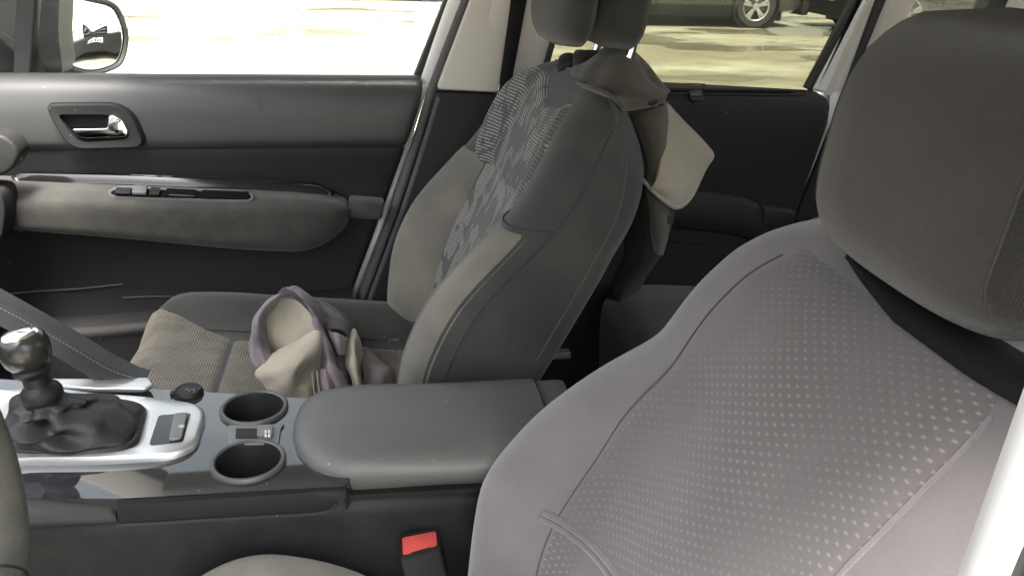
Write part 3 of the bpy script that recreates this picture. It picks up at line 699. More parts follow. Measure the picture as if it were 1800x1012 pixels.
# clip of the sun blind hooked over the sill
ck = thing("sunblind_clip", "small dark hook clip sitting on the rear door window sill", "clip", tuple(at(1222, 165, Y=.73)))
tube("clip_bar", [at(1195, 148, Y=.742), at(1240, 149, Y=.742)], .0018, 'rubber', ck, 6)
path = [at(1217, 148, Y=.742), at(1219, 154, Y=.728), at(1222, 164, Y=.705), at(1225, 176, Y=.694), at(1226, 181, Y=.694)]
hw = [.012, .012, .0125, .0125, .008]
G = []
for p, h in zip(spline(path, 20), np.interp(np.linspace(0, 4, 20), range(5), hw)):
    ux = np.array([1, 0, 0.0]); n_ = np.array([0, -.8, .6])
    G.append([p - ux * h, p - ux * h + n_ * .004, p + ux * h + n_ * .004, p + ux * h])
grid("clip_hook", G, 'grey_plastic', ck, angle=40)
for y in (152, 160, 168):
    a, b = at(1214, y + 1, Y=.742 - (y - 148) * .0022), at(1230, y + 1, Y=.742 - (y - 148) * .0022)
    tube("clip_rib", [a + np.array([0, -.004, .003]), b + np.array([0, -.004, .003])], .0012, 'mid_grey', ck, 6)

# seat belt on the pillar
bel = thing("seat_belt", "black seat belt webbing hanging down the passenger side pillar", "seat belt", tuple(at(880, 160, Y=.69)))
c0, c1 = [at(x, y, Y=.688) for x, y in ((898, 0), (876, 160))], [at(x, y, Y=.688) for x, y in ((926, 0), (898, 150))]
G = []
for t in np.linspace(-2.2, 4.2, 30):
    a, b = c0[0] + (c0[1] - c0[0]) * t, c1[0] + (c1[1] - c1[0]) * t
    G.append([a, a * .5 + b * .5 + np.array([0, -.002, 0]), b])
grid("belt_webbing", G, 'webbing', bel, thick=.0014)

# driver's door, swung wide open beside the camera; out of view, added to block light
dd = thing("driver_door", "driver's door swung wide open in front of the driver's doorway", "car door", (-0.82, -0.74, 0.45))
hd = np.array([-0.34, -0.94, 0]); hp0 = np.array([-0.82, -0.76, 0]); hn = np.array([-0.94, 0.34, 0])
def dp(s, z, o=0.0): return hp0 + hd * s + hn * o + np.array([0, 0, z])
slab("door_shell", roundpoly([dp(.02, .38), dp(1.05, .42), dp(1.12, .80), dp(1.10, 1.05), dp(.02, 1.05)], .03, 4), hn * .09, 'white_paint', dd, .01)
slab("door_panel", roundpoly([dp(.04, .42, -.012), dp(1.02, .46, -.012), dp(1.08, .80, -.012), dp(1.07, 1.04, -.012), dp(.04, 1.04, -.012)], .03, 4), hn * .011, 'door_lower', dd, .004)
slab("armrest", roundpoly([dp(.20, .76, -.07), dp(.85, .78, -.07), dp(.80, .87, -.07), dp(.20, .87, -.07)], .03, 4), hn * .055, 'door_arm', dd, .015)
tube("window_frame", spline([dp(.06, 1.05, .05), dp(.28, 1.28, .06), dp(.55, 1.42, .08), dp(.85, 1.46, .09), dp(1.10, 1.44, .09), dp(1.11, 1.24, .07), dp(1.10, 1.05, .05)], 40), .018, 'rubber', dd, 8)
slab("window_glass", [dp(.08, 1.05, .05), dp(.30, 1.28, .06), dp(.55, 1.41, .08), dp(.85, 1.45, .09), dp(1.09, 1.43, .09), dp(1.09, 1.05, .05)], hn * .004, 'glass_front', dd)
# ------------------------------------------------------------------ seats
class Back:
    """a seat back as a surface: stations by height, a ring of points round the seat at each"""
    def __init__(s, Yc, dx, xb, xc, xr, hw, ztop, zbot=.66, rt=.055, rc=.045):
        s.ks = .95; s.fold = 0.0; s.tilt = 0.0
        s.Yc, s.dx, s.xb, s.xc, s.xr, s.hw, s.ztop, s.zbot, s.rt, s.rc = Yc, dx, xb, xc, xr, hw, ztop, zbot, rt, rc
    def front(s, z, u, off=0.0):
        """point on the front skin: u in -1 (near side) .. 1"""
        ph = max(0.0, (z - (s.ztop - s.rt)) / s.rt); ph = min(ph, 1.0); sh = s.rt * (1 - math.sqrt(max(0, 1 - ph * ph)))
        hw = tabs(z, s.hw) - sh * s.ks; w = u * hw; a = abs(u)
        g = 0.5 - 0.5 * math.cos(math.pi * min(1, max(0, (a - .42) / .40))); 
        x = lerp(tabs(z, s.xc), tabs(z, s.xb), g)
        rc = s.rc; e = abs(w) - (hw - rc)
        if e > 0: x += rc - math.sqrt(max(0, rc * rc - e * e))
        x += sh * .5
        if s.fold:
            x += s.fold * (math.sin(w * 46 + 5 * z) * .6 + math.sin(w * 24 - 9 * z + 1) ) * max(0, 1 - (a / .8) ** 4) * min(1, max(0, (1.06 - z) / .12))
        # outward normal of the leaning back is about (-.88, 0, .45)
        return np.array([x + s.dx - off * .88, s.Yc + w, z + off * .40])
    def ring(s, z, nf=49, ns=9, nb=15):
        pts = [s.front(z, u) for u in np.sin(np.linspace(-math.pi / 2, math.pi / 2, nf)) * .5 + np.linspace(-1, 1, nf) * .5]
        ph = min(1, max(0.0, (z - (s.ztop - s.rt)) / s.rt)); sh = s.rt * (1 - math.sqrt(max(0, 1 - ph * ph)))
        xr = tabs(z, s.xr) + s.dx - sh * .30; hw = tabs(z, s.hw) - sh * s.ks
        A, B = pts[-1], pts[0]; rb = .03
        side = lambda P, sg: [np.array([lerp(P[0], xr - rb, t), s.Yc + sg * (hw + .006 * math.sin(math.pi * t)), z]) for t in np.linspace(0, 1, ns)[1:]]
        far = side(A, 1)
        arc = [np.array([xr - rb + rb * math.sin(q), s.Yc + hw - rb + rb * math.cos(q), z]) for q in np.linspace(0, math.pi / 2, 6)[1:]]
        bk = [np.array([xr, s.Yc + lerp(hw - rb, -(hw - rb), t), z]) for t in np.linspace(0, 1, nb)[1:]]
        arc2 = [np.array([xr - rb + rb * math.cos(q), s.Yc - (hw - rb) - rb * math.sin(q), z]) for q in np.linspace(0, math.pi / 2, 6)[1:]]
        near = side(B, -1)[::-1][1:]
        b = min(1, max(0, (z - .93) / .17)) * s.tilt; x0 = s.front(z, 0)[0]
        return [p - np.array([0, 0, b * max(0, p[0] - x0)]) for p in pts + far + arc + bk + arc2 + near]
    def zs(s, n=46):
        z = list(np.linspace(s.zbot, s.ztop - s.rt, n)) + [s.ztop - s.rt + s.rt * math.sin(q) for q in np.linspace(0, math.pi / 2, 14)[1:]]
        return z
    def body(s, name, m, parent):
        o = grid(name, [s.ring(z) for z in s.zs()], m, parent, cu=True, capv=True, angle=0)
        return o
    def skin(s, name, zr, ul, ur, m, parent, off=.004, n=40, k=30, puff=.004, edge=.0025, ztop=None):
        """a fabric panel laid on the front: borders ul(z), ur(z); edges tucked in, middle puffed"""
        G = []
        for i, z in enumerate(np.linspace(zr[0], zr[1], n)):
            row = []
            for j, t in enumerate(np.linspace(0, 1, k)):
                ti = i / (n - 1); f = min(1, 16 * min(t, 1 - t)) ; g = min(1, 16 * min(ti, 1 - ti)); q = math.sqrt(f * (2 - f)) * math.sqrt(g * (2 - g))
                zz = z if ztop is None else lerp(zr[0], ztop(t), ti)
                row.append(s.front(zz, lerp(ul(zz), ur(zz), t), off * .0 - edge + (edge + off) * q))
            G.append(row)
        return grid(name, G, m, parent, uvs='centre')

def headrest(name, X, Yc, z0, h, wy, dx, m, parent, lean=.12, pr=2.6, et=5, eb=5, bow=.006, side=None, side_q=227):
    """rounded pad: superellipse outlines stacked upward"""
    lv = []
    for t in np.linspace(0, 1, 26):
        ph = (t - .5) * 2; s = (1 - abs(ph) ** (et if ph > 0 else eb)) ** .5 if abs(ph) < 1 else 0
        s = max(s, .02); z = z0 + h * t; ring = []
        sy = s ** .45; sx = s ** .9
        for q in np.linspace(0, 2 * math.pi, 56, endpoint=False):
            c, sn = math.cos(q), math.sin(q)
            x = abs(c) ** (2 / pr) * math.copysign(1, c); y = abs(sn) ** (2 / pr) * math.copysign(1, sn)
            # the front (negative x) is bowed
            ring.append((X + dx / 2 + x * dx / 2 * sx + lean * h * t - (bow * (1 - y * y) if x < 0 else 0), Yc + y * wy / 2 * sy, z))
        lv.append(ring)
    o = grid(name, lv, m, parent, cu=True, capv=True)
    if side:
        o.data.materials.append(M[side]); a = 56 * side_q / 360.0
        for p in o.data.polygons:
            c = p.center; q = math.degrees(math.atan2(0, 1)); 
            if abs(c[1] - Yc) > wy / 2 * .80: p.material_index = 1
        for sg in (-1, 1):
            P = []
            for t in np.linspace(.02, .97, 60):
                r_ = lv[int(round(t * 25))]; best = min(r_[14:43], key=lambda v: abs((v[1] - Yc) - sg * wy / 2 * .80)); P.append(best)
            P = np.array(P); P = np.array([P[max(0, i - 4):i + 5].mean(axis=0) for i in range(len(P))])
            tube("seam", P, .0012, 'thread', o, 6)
    return o

ps = thing("front_passenger_seat", "front passenger seat with ribbed camouflage patterned insert and dusty bolsters", "car seat", (-0.1, 0.36, 0.40))
XB = [(.60, .02), (.70, .018), (.775, .028), (.81, .038), (.861, .062), (.893, .085), (.963, .150), (1.0, .180), (1.068, .216), (1.10, .236), (1.13, .262), (1.16, .29)]
XC = [(.60, .10), (.70, .105), (.78, .125), (.86, .155), (.93, .186), (.98, .205), (1.04, .226), (1.09, .246), (1.13, .268), (1.16, .29)]
XR = [(.60, .17), (.70, .190), (.756, .208), (.915, .290), (1.00, .322), (1.047, .332), (1.088, .337), (1.12, .335), (1.16, .33)]
HW = [(.60, .240), (.70, .248), (.80, .255), (.90, .252), (.98, .252), (1.05, .240), (1.09, .218), (1.13, .188), (1.16, .17)]
PB = Back(.375, 0.0, XB, XC, XR, HW, 1.125, rt=.06); PB.tilt = .42
pback = PB.body("backrest", 'seat_side', ps)
# border between the lower insert and the wider upper insert: a curve dipping at the middle
PB.skin("lower_insert", (.70, .985), lambda z: -.56 - .06 * (z - .7), lambda z: .56 + .06 * (z - .7), 'insert_low', pback, off=.004)
PB.skin("upper_insert", (.955, 1.122), lambda z: -tab(z, ((.955, .58), (.98, .70), (1.02, .79), (1.06, .82), (1.10, .80), (1.13, .76))), lambda z: tab(z, ((.955, .62), (.98, .74), (1.02, .84), (1.06, .88), (1.10, .86), (1.13, .82))), 'insert_up', pback, off=.007, n=50, ztop=lambda t: 1.114 - .027 * math.exp(-((t - .36) / .27) ** 2))
for sg in (-1, 1):
    f = lambda z, sg=sg: sg * tab(z, ((.66, .53), (.9, .55), (.985, .57)))
    g = lambda z, sg=sg: sg * .985
    PB.skin("bolster", (.665, .972), (f if sg > 0 else g), (g if sg > 0 else f), 'seat_bolster', pback, off=.004, k=24)
# seams on the near side panel
def side_pt(B, z, t, sg=-1):
    A = B.front(z, sg * 1.0); xr = tabs(z, B.xr) + B.dx - .03
    ph = min(1, max(0.0, (z - (B.ztop - B.rt)) / B.rt)); sh = B.rt * (1 - math.sqrt(max(0, 1 - ph * ph)))
    b = min(1, max(0, (z - .93) / .17)) * B.tilt; x = lerp(A[0], xr, t)
    return np.array([0, 0, -b * max(0, x - B.front(z, 0)[0])]) + np.array([x, B.Yc + sg * (tabs(z, B.hw) - sh * B.ks + .006 * math.sin(math.pi * t) + .0003), z])
tube("seam", [side_pt(PB, z, t) for z, t in zip(np.linspace(.68, 1.10, 40), np.linspace(.0, .13, 40))], .0011, 'thread', pback, 6)
tube("seam", [side_pt(PB, z, .97) for z in np.linspace(.80, 1.09, 40)], .0011, 'soft_seam', pback, 6)
for dz in (-.004, .004):
    P = [PB.front(z, -.80 + dz * 3, .0048) for z in np.linspace(.71, .955, 60)]
    tube("bolster_stitching", P, .0008, 'stitch', pback, 5)
tube("seam", [PB.front(.974, u, .002) for u in np.linspace(-.66, -.99, 14)] + [side_pt(PB, .974 - .0 * t, t) for t in np.linspace(.02, .10, 8)], .0012, 'thread', pback, 6)
# head restraint of two pads on chrome posts
hr = headrest("headrest", .230, .36, 1.166, .20, .262, .058, 'headrest_p', ps, lean=.05)
headrest("headrest_back", .290, .36, 1.164, .20, .262, .068, 'headrest_p', hr, lean=.05)
for y in (.29, .45):
    tube("headrest_post", [(.325, y, 1.09), (.342, y, 1.165), (.35, y, 1.21)], .0062, 'chrome', hr, 14)
# cushion
def cushion(name, Yc, dx, m, parent, hwid=.255, x0=-.39, x1=.10, z=.655, lean=.10, hump=0.0):
    G = []
    for xx in np.concatenate([x0 - .02 + .05 * (1 - np.cos(np.linspace(0, math.pi / 2, 9))), np.linspace(x0 + .05, x1, 26)]):
        t = (xx - x0) / (x1 - x0); row = []
        fr = max(0, 1 - (xx - (x0 - .02)) / .07)
        for u in np.linspace(-1, 1, 49):
            a = abs(u); hw = hwid * (1 - .12 * max(0, 1 - t * 3.0) ** 2)
            bol = .030 * (0.5 - 0.5 * math.cos(math.pi * min(1, max(0, (a - .5) / .3))))
            rc = .045; e = a * hw - (hw - rc); drop = rc - math.sqrt(max(0, rc * rc - e * e)) if e > 0 else 0
            zz = z + .034 + (.012 if u > 0 else 0) * min(1, max(0, (u - .3) * 2)) - lean * t * .5 + bol - drop * 1.0 - .055 * fr ** 2.2 - .012 * (1 - a * a) * t
            if hump: zz -= hump * (xx + dx + .135) ** 2 * min(1, a * 1.6)
            xb = xx + dx + .035 * u * u * max(0, 1 - t * 2.5)
            row.append((xb, Yc + u * hw, zz))
        hwz = row[-1]
        row = [(row[0][0], row[0][1], .45)] + [(row[0][0], row[0][1] - .004, .60)] + row + [(row[-1][0], row[-1][1] + .004, .60), (row[-1][0], row[-1][1], .45)]
        G.append(row)
    first = [(p[0] + .006, p[1], .45) for p in G[0]]
    return grid(name, [first] + G, m, parent, angle=0), G
pc, PG = cushion("cushion", .36, 0, 'seat_side', ps)
PGa = np.array(PG)
def cush_patch(name, G, i0, i1, j0, j1, m, parent, off=.004, sub=2):
    A = G[i0:i1, j0:j1]; A = np.stack([spline(A[:, j], (A.shape[0] - 1) * sub + 1) for j in range(A.shape[1])], 1)
    n, k = A.shape[:2]; A = A.copy()
    for i in range(n):
        for j in range(k):
            f = min(1, 5 * min(i, n - 1 - i) / n * 2, 5 * min(j, k - 1 - j) / k * 2); A[i, j, 2] += -.002 + (off + .002) * math.sqrt(f * (2 - f))
    # lean the offset of the rounded front outwards
    return grid(name, A, m, parent, uvs='centre')
def cush_skin(name, G, xr, ul, ur, m, parent, Yc, off=.004, n=30, k=30, edge=.002):
    """fabric panel on the cushion between two borders (u by position)"""
    T = G[:, 2:-2]                       # top points only
    uu = np.linspace(-1, 1, T.shape[1]); S = []
    for i, s in enumerate(np.linspace(xr[0], xr[1], n)):
        fi = s * (len(T) - 1); a = int(min(fi, len(T) - 2)); row0 = lerp(T[a], T[a + 1], fi - a); t0 = lerp(T[max(a - 1, 0)], T[min(a + 2, len(T) - 1)], 1.0) - T[max(a - 1, 0)]
        row = []
        for j, t in enumerate(np.linspace(0, 1, k)):
            u = lerp(ul(s), ur(s), t); p = np.array([np.interp(u, uu, row0[:, q]) for q in range(3)])
            f = min(1, 25 * min(t, 1 - t)); ti = i / (n - 1); g = min(1, 25 * min(ti, 1 - ti)); q = math.sqrt(f * (2 - f)) * math.sqrt(g * (2 - g))
            tx = t0[len(t0) // 2]; nn = np.array([-tx[2], 0, tx[0]]); nn /= np.linalg.norm(nn)
            row.append(p + nn * (-edge + (edge + off) * q))
        S.append(row)
    return grid(name, S, m, parent, uvs='centre')
cush_skin("cushion_front_insert", PGa, (.10, .425), lambda s: -tab(s, ((.1, .86), (.425, .47))), lambda s: tab(s, ((.1, .86), (.425, .47))), 'cushion_insert', pc, .36)
cush_skin("cushion_insert", PGa, (.427, .97), lambda s: -.46, lambda s: .46, 'cushion_insert', pc, .36)
tube("cushion_seam", [PGa[10 + i, 2 + 24 + 13] + np.array([0, 0, .002]) for i in range(20)], .001, 'thread', pc, 6)
box("seat_base", (-.36, .13, .40), (.16, .59, .62), 'black', ps, .01)
box("recline_cover", (.02, .100, .55), (.16, .128, .70), 'grey_plastic', ps, .01)

# driver seat, seen close from its door side
ds = thing("driver_seat", "driver seat under a lavender grey stretch cover with diamond dots", "car seat", (0.0, -0.36, 0.40))
DXB = [(.60, .070), (.70, .078), (.76, .084), (.81, .092), (.86, .130), (.90, .172), (.935, .215), (.955, .238), (.975, .250), (1.0, .264), (1.03, .288), (1.055, .312), (1.08, .335), (1.12, .36)]
DXC = [(.60, .16), (.70, .150), (.78, .165), (.86, .195), (.93, .225), (.98, .250), (1.03, .278), (1.055, .300), (1.08, .325), (1.12, .36)]
DXR = [(.60, .27), (.70, .29), (.756, .306), (.915, .375), (1.02, .415), (1.06, .425), (1.10, .42)]
DHW = [(.60, .225), (.70, .238), (.80, .248), (.88, .250), (.93, .240), (.957, .222), (.972, .215), (1.0, .219), (1.04, .219), (1.08, .205), (1.12, .18)]
DB = Back(-.345, 0.0, DXB, DXC, DXR, DHW, 1.088, rt=.045, rc=.05); DB.fold = .0027
dback = DB.body("backrest", 'cover', ds)
SE = ((.66, .56), (.80, .56), (.88, .555), (.95, .61), (1.0, .63), (1.05, .63), (1.085, .64))
DB.skin("dotted_panel", (.68, 1.083), lambda z: -tabs(z, SE) * .95, lambda z: tabs(z, SE), 'cover_dots', dback, off=.003, n=60, k=50, edge=.001)
for sg in (-1, 1):
    tube("cover_seam", [DB.front(z, sg * tabs(z, SE) * (1 if sg > 0 else .95), .0008) for z in np.linspace(.70, 1.07, 60)], .0006 if sg > 0 else .0016, 'cover_thread' if sg > 0 else 'cover', dback, 6)
pp = [at(x, y, X=.0) for x, y in ((960, 900),)]
def on_back(B, px, py):
    """where the photographed pixel meets the seat back's front"""
    d = AF + AR * (px - 900) / FPX - AU * (py - 506) / FPX; lo = None
    for t in np.linspace(.2, 1.3, 1400):
        q = CAM_LOC + d * t
        if not (B.zbot < q[2] < B.ztop - .005): continue
        u = (q[1] - B.Yc) / tabs(q[2], B.hw)
        if abs(u) < 1 and q[0] >= B.front(q[2], u)[0]: return q[2], u
    return None
cur = [on_back(DB, x, y) for x, y in ((962, 902), (1000, 922), (1040, 952), (1070, 985), (1092, 1015), (1108, 1050))]
cur = [c for c in cur if c]
for dz in (0, -.0062):
    tube("piping", spline([DB.front(z + dz, u, .004) for z, u in cur], 40), .0028, 'cover', dback, 8)
# black strip standing in for the shade under the head restraint
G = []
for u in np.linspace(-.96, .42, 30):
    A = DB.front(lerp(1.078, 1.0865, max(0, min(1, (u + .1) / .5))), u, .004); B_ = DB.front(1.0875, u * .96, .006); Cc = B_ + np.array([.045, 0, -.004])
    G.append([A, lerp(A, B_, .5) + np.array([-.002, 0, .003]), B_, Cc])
grid("shade_band", G, 'webbing', dback, thick=.002)
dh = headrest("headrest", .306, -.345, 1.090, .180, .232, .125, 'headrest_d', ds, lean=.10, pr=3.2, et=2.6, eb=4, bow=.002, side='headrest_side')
for y in (-.43, -.28):
    tube("headrest_post", [(.40, y, 1.03), (.405, y, 1.12)], .006, 'chrome', dh, 12)
dc, DG = cushion("cushion", -.345, .05, 'seat_bolster', ds, hwid=.232, x0=-.30, x1=.10, z=.672, lean=0.0, hump=3.0)

# ------------------------------------------------------------------ centre console
co = thing("centre_console", "dark gloss centre console with cup holders and gear lever surround", "console", (-0.2, 0, 0.45))
ZT = .800
def ct(px, py, z=ZT): return at(px, py, Z=z)
# hull under the trim
hull = [ct(-200, 900, .79), ct(205, 884, .79), ct(598, 856, .79), ct(900, 850, .79), ct(985, 700, .79), ct(540, 690, .79), ct(140, 668, .79), ct(-200, 640, .79)]
sd_ = [(-.75, -.125, 0), (.30, -.135, 0), (.30, .115, 0), (-.75, .115, 0)]
hullp = np.array([(-.75, -.100, .772), (-.25, -.100, .772), (-.04, -.100, .772), (.30, -.112, .772), (.30, .07, .772), (-.04, .085, .772), (-.75, .085, .772)])
stack("console_body", [hullp * [1, 1, 0] + [0, 0, .38] + np.array([[0, -.006 if y < 0 else .03, 0] for _, y, _ in hullp]), hullp * [1, 1, 0] + [0, 0, .66] + np.array([[0, -.006 if y < 0 else .02, 0] for _, y, _ in hullp]), hullp * [1, 1, 0] + [0, 0, .755] + np.array([[0, -.006 if y < 0 else .012, 0] for _, y, _ in hullp]), hullp * [1, 1, 0] + [0, 0, .768] + np.array([[0, -.005 if y < 0 else .006, 0] for _, y, _ in hullp]), hullp], 'console_side', co, cap1=False, angle=0)
# glossy top: holes for the cups are cut by building it as a frame of strips
cupc = [ct(437, 812), ct(447, 719)]; CR = .0315
import itertools
def plate_with_holes(name, outline, holes, z0, z1, m, parent):
    bm = bmesh.new(); rings = []
    for loop in [outline] + holes:
        vs = [bm.verts.new((p[0], p[1], z1)) for p in loop]; rings.append([bm.edges.new((vs[i], vs[(i + 1) % len(vs)])) for i in range(len(vs))])
    bmesh.ops.triangle_fill(bm, edges=[e for r_ in rings for e in r_], use_beauty=True)
    top = bm.faces[:]
    for r_ in rings:
        res = bmesh.ops.extrude_edge_only(bm, edges=r_); 
        for v in [g for g in res['geom'] if isinstance(g, bmesh.types.BMVert)]: v.co.z = z0
    bmesh.ops.recalc_face_normals(bm, faces=bm.faces)
    for f in top:
        if f.normal.z < 0: bmesh.ops.reverse_faces(bm, faces=bm.faces[:]); break
    me = bpy.data.meshes.new(name); bm.to_mesh(me); bm.free(); return keep(link(name, me, m, parent))
circ = lambda c, r, n=48: [(c[0] + r * math.cos(q), c[1] + r * math.sin(q)) for q in np.linspace(0, 2 * math.pi, n, endpoint=False)]
top_o = roundpoly([ct(-260, 872), ct(206, 876), ct(606, 853), ct(640, 800), ct(600, 702), ct(540, 700), ct(130, 674), ct(-260, 650)], .004, 4)
top_o = [(p[0], p[1]) for p in top_o]
plate_with_holes("console_top", top_o, [circ(cupc[0], CR + .002), circ(cupc[1], CR + .002)], ZT - .03, ZT, 'piano', co)
# downturned glossy flank on the driver's side
fl = [(205, 881), (300, 876), (420, 868), (520, 861), (606, 855)]; fb = [(208, 919), (300, 914), (420, 906), (566, 897), (592, 880)]
G = []
for (a, b), (c, d) in zip(fl, fb):
    A = ct(a, b) ; Bp = at(c, d, Y=A[1] - .006); G.append([A + np.array([0, .003, -.0005]), A + np.array([0, -.0015, -.0025]), lerp(A, Bp, .5) + np.array([0, -.002, 0]), Bp, Bp + np.array([0, .008, -.001])])
G = np.array(G); G = np.stack([spline(G[:, j], 30) for j in range(5)], 1)
grid("console_flank", G, 'flank', co, angle=40)
tube("flank_edge", [G[i, 3] + np.array([0, -.002, -.0015]) for i in range(30)], .0016, 'grey_plastic', co, 6)
# padded knee pad ahead of it
kp = []
for x in (-160, 40, 120, 180, 200, 208):
    f = 1.0 if x < 190 else (.93 if x < 205 else .8)
    a = at(x, 874 + (0 if x < 205 else 4), Y=-.095); b = at(x, 925 - (x - 40) * .045 - (0 if x < 205 else 4), Y=-.112); mid = lerp(a, b, .5)
    kp.append([a + np.array([0, .008, -.006]), a + np.array([0, .004, .002]) * f, lerp(a, b, .12) + np.array([0, -.010 * f, .002]), mid + np.array([0, -.012 * f, 0]), lerp(a, b, .88) + np.array([0, -.006 * f, 0]), b, b + np.array([0, .02, 0])])
kp = np.array(kp); kp = np.stack([spline(kp[:, j], 30) for j in range(7)], 1); kp = np.stack([spline(g, 24) for g in kp])
grid("knee_pad", kp, 'grey_plastic', co, capv=False)
# cup holders
for c in cupc:
    rim = lathe("cup_holder", [(CR + .0005, .0032), (CR - .0012, -.002), (CR - .0035, -.055), (CR - .006, -.06), (.002, -.061)], (c[0], c[1], ZT), (0, 0, 1), 'black', co, 56)
    lathe("cup_rim", [(CR + .0060, .0002), (CR + .0058, .0032), (CR + .0045, .0046), (CR + .0022, .0048), (CR + .0006, .0034)], (c[0], c[1], ZT), (0, 0, 1), 'rim_grey', rim, 56, cap=False)
br = [ct(x, y) for x, y in ((402, 750), (500, 748), (494, 756), (490, 782), (402, 784), (400, 758))]
bp_ = slab("cup_bridge", br, (0, 0, .0028), 'mid_grey', co, .001)
slab("bridge_slot", [ct(*q, .8032) for q in ((415, 753), (452, 753), (452, 770), (414, 770))], (0, 0, .0006), 'black', bp_, .0)
bt = slab("console_button", roundpoly([ct(*q, .803) for q in ((453, 752), (480, 752), (479, 769), (452, 769))], .002, 3), (0, 0, .004), 'mid_grey', bp_, .001)
for q in ((465, 756), (471, 756), (465, 763), (471, 763)):
    slab("button_mark", [ct(q[0], q[1], .8072), ct(q[0] + 4, q[1], .8072), ct(q[0] + 4, q[1] + 5, .8072), ct(q[0], q[1] + 5, .8072)], (0, 0, .0004), 'icon', bt)
# power socket cap
pc0 = ct(332, 692, .8); cap_ = lathe("socket_cap", [(.0165, 0), (.0165, .003), (.0155, .0042), (.0150, .0062), (.0142, .0072), (.0125, .0072), (.0120, .0066), (.0005, .0066)], pc0, (0, 0, 1), 'black', co, 36)
for a, b in (((324, 686), (328, 682)), ((328, 682), (334, 688)), ((336, 684), (342, 684)), ((342, 684), (340, 690))):
    tube("cap_mark", [ct(*a, .8070), ct(*b, .8070)], .0006, 'mid_grey', cap_, 5)
box("cap_tab", tuple(pc0 + np.array([-.020, -.004, 0])), tuple(pc0 + np.array([-.014, .004, .004])), 'black', cap_, .001)
# silver surround of gear lever and parking brake
so = resample(roundpoly([ct(x, y, .804) for x, y in ((-160, 840), (40, 812), (170, 811), (300, 804), (345, 786), (362, 728), (352, 713), (300, 706), (150, 694), (60, 682), (10, 690), (-160, 690))], [.01, .01, .02, .02, .02, .02, .02, .02, .02, .02, .02, .01], 7), 90)
si = resample(roundpoly([ct(x, y, .804) for x, y in ((20, 798), (130, 803), (200, 800), (240, 788), (252, 740), (256, 722), (230, 712), (150, 706), (70, 700), (30, 712))], .012, 7), 90)
def roll(a, b):
    k = int(np.argmin([np.abs(np.roll(b, -k, axis=0) - b.mean(0) - (a - a.mean(0)) * .8).sum() for k in range(len(b))])); return np.roll(b, -k, axis=0)
si = roll(so, si)
zz = lambda P, dz: P + np.array([0, 0, dz])
sur = grid("gear_surround", [zz(so, -.006), zz(so, .000), zz(lerp(so, si, .05), .0035), zz(lerp(so, si, .12), .0050), zz(lerp(so, si, .80), .0050), zz(lerp(so, si, .95), .0035), si, zz(si, -.006)], 'satin_silver', co, cu=True, angle=50)
bo = roundpoly([ct(*q, .8093) for q in ((279, 730), (336, 726), (322, 776), (262, 782))], .004, 4)
rc_ = slab("brake_recess", bo, (0, 0, .0006), 'gloss_black', sur)
slab("brake_switch", roundpoly([ct(*q, .810) for q in ((306, 731), (331, 728), (320, 773), (297, 777))], .004, 4), (0, 0, .004), 'mid_grey', sur, .0015)
ic = ct(319, 749, .8145); lathe("brake_symbol", [(.0030, 0), (.0030, .0004), (.0022, .0004), (.0022, 0)], ic, (0, 0, 1), 'icon', sur, 20, cap=False)
tube("brake_symbol_bar", [ic + np.array([-.001, .001, .0003]), ic + np.array([.001, .001, .0003]), ic + np.array([.001, -.0002, .0003]), ic + np.array([-.001, -.0002, .0003])], .0003, 'icon', sur, 5)
# bright trim along the passenger side, below the brace
stp = [ct(x, y, .806) for x, y in ((92, 672), (156, 672), (262, 670), (270, 683), (255, 690), (170, 690), (92, 684))]
slab("brace_foot_trim", roundpoly(stp, .003, 3), (0, 0, .006), 'satin_silver', co, .002)
# padded brace rising to the dashboard
bq = [at(x, y, Y=.105) for x, y in ((-80, 488), (0, 531), (60, 564), (120, 598), (190, 641), (236, 663), (256, 668), (254, 669), (160, 666), (150, 658), (90, 622), (0, 573), (-80, 530))]
brc = slab("console_brace", bq, (0, .026, 0), 'brace', co, .009, 4)
stx = spline([at(x, y, Y=.1035) for x, y in ((-60, 509), (0, 541), (60, 573), (120, 607), (190, 648), (240, 666))], 400)
L_ = np.concatenate([[0], np.cumsum(np.linalg.norm(np.diff(stx, axis=0), axis=1))])
V, F = [], []
for s in np.arange(0, L_[-1] - .003, .0042):
    a = np.array([np.interp(s, L_, stx[:, q]) for q in range(3)]); b = np.array([np.interp(s + .0028, L_, stx[:, q]) for q in range(3)]); k = len(V); n_ = np.array([0, 0, .0007]); y_ = np.array([0, -.0010, 0])
    V += [a - n_, b - n_, b + n_, a + n_, a + y_ * .6 , b + y_ * .6]; F += [(k, k + 1, k + 5, k + 4), (k + 4, k + 5, k + 2, k + 3)]
pdata("brace_stitching", V, F, 'stitch', brc)
tube("brace_rib", spline([at(x, y, Y=.112) for x, y in ((-60, 497), (0, 529), (60, 562), (120, 596), (190, 639), (236, 661))], 60), .0025, 'brace', brc, 8)
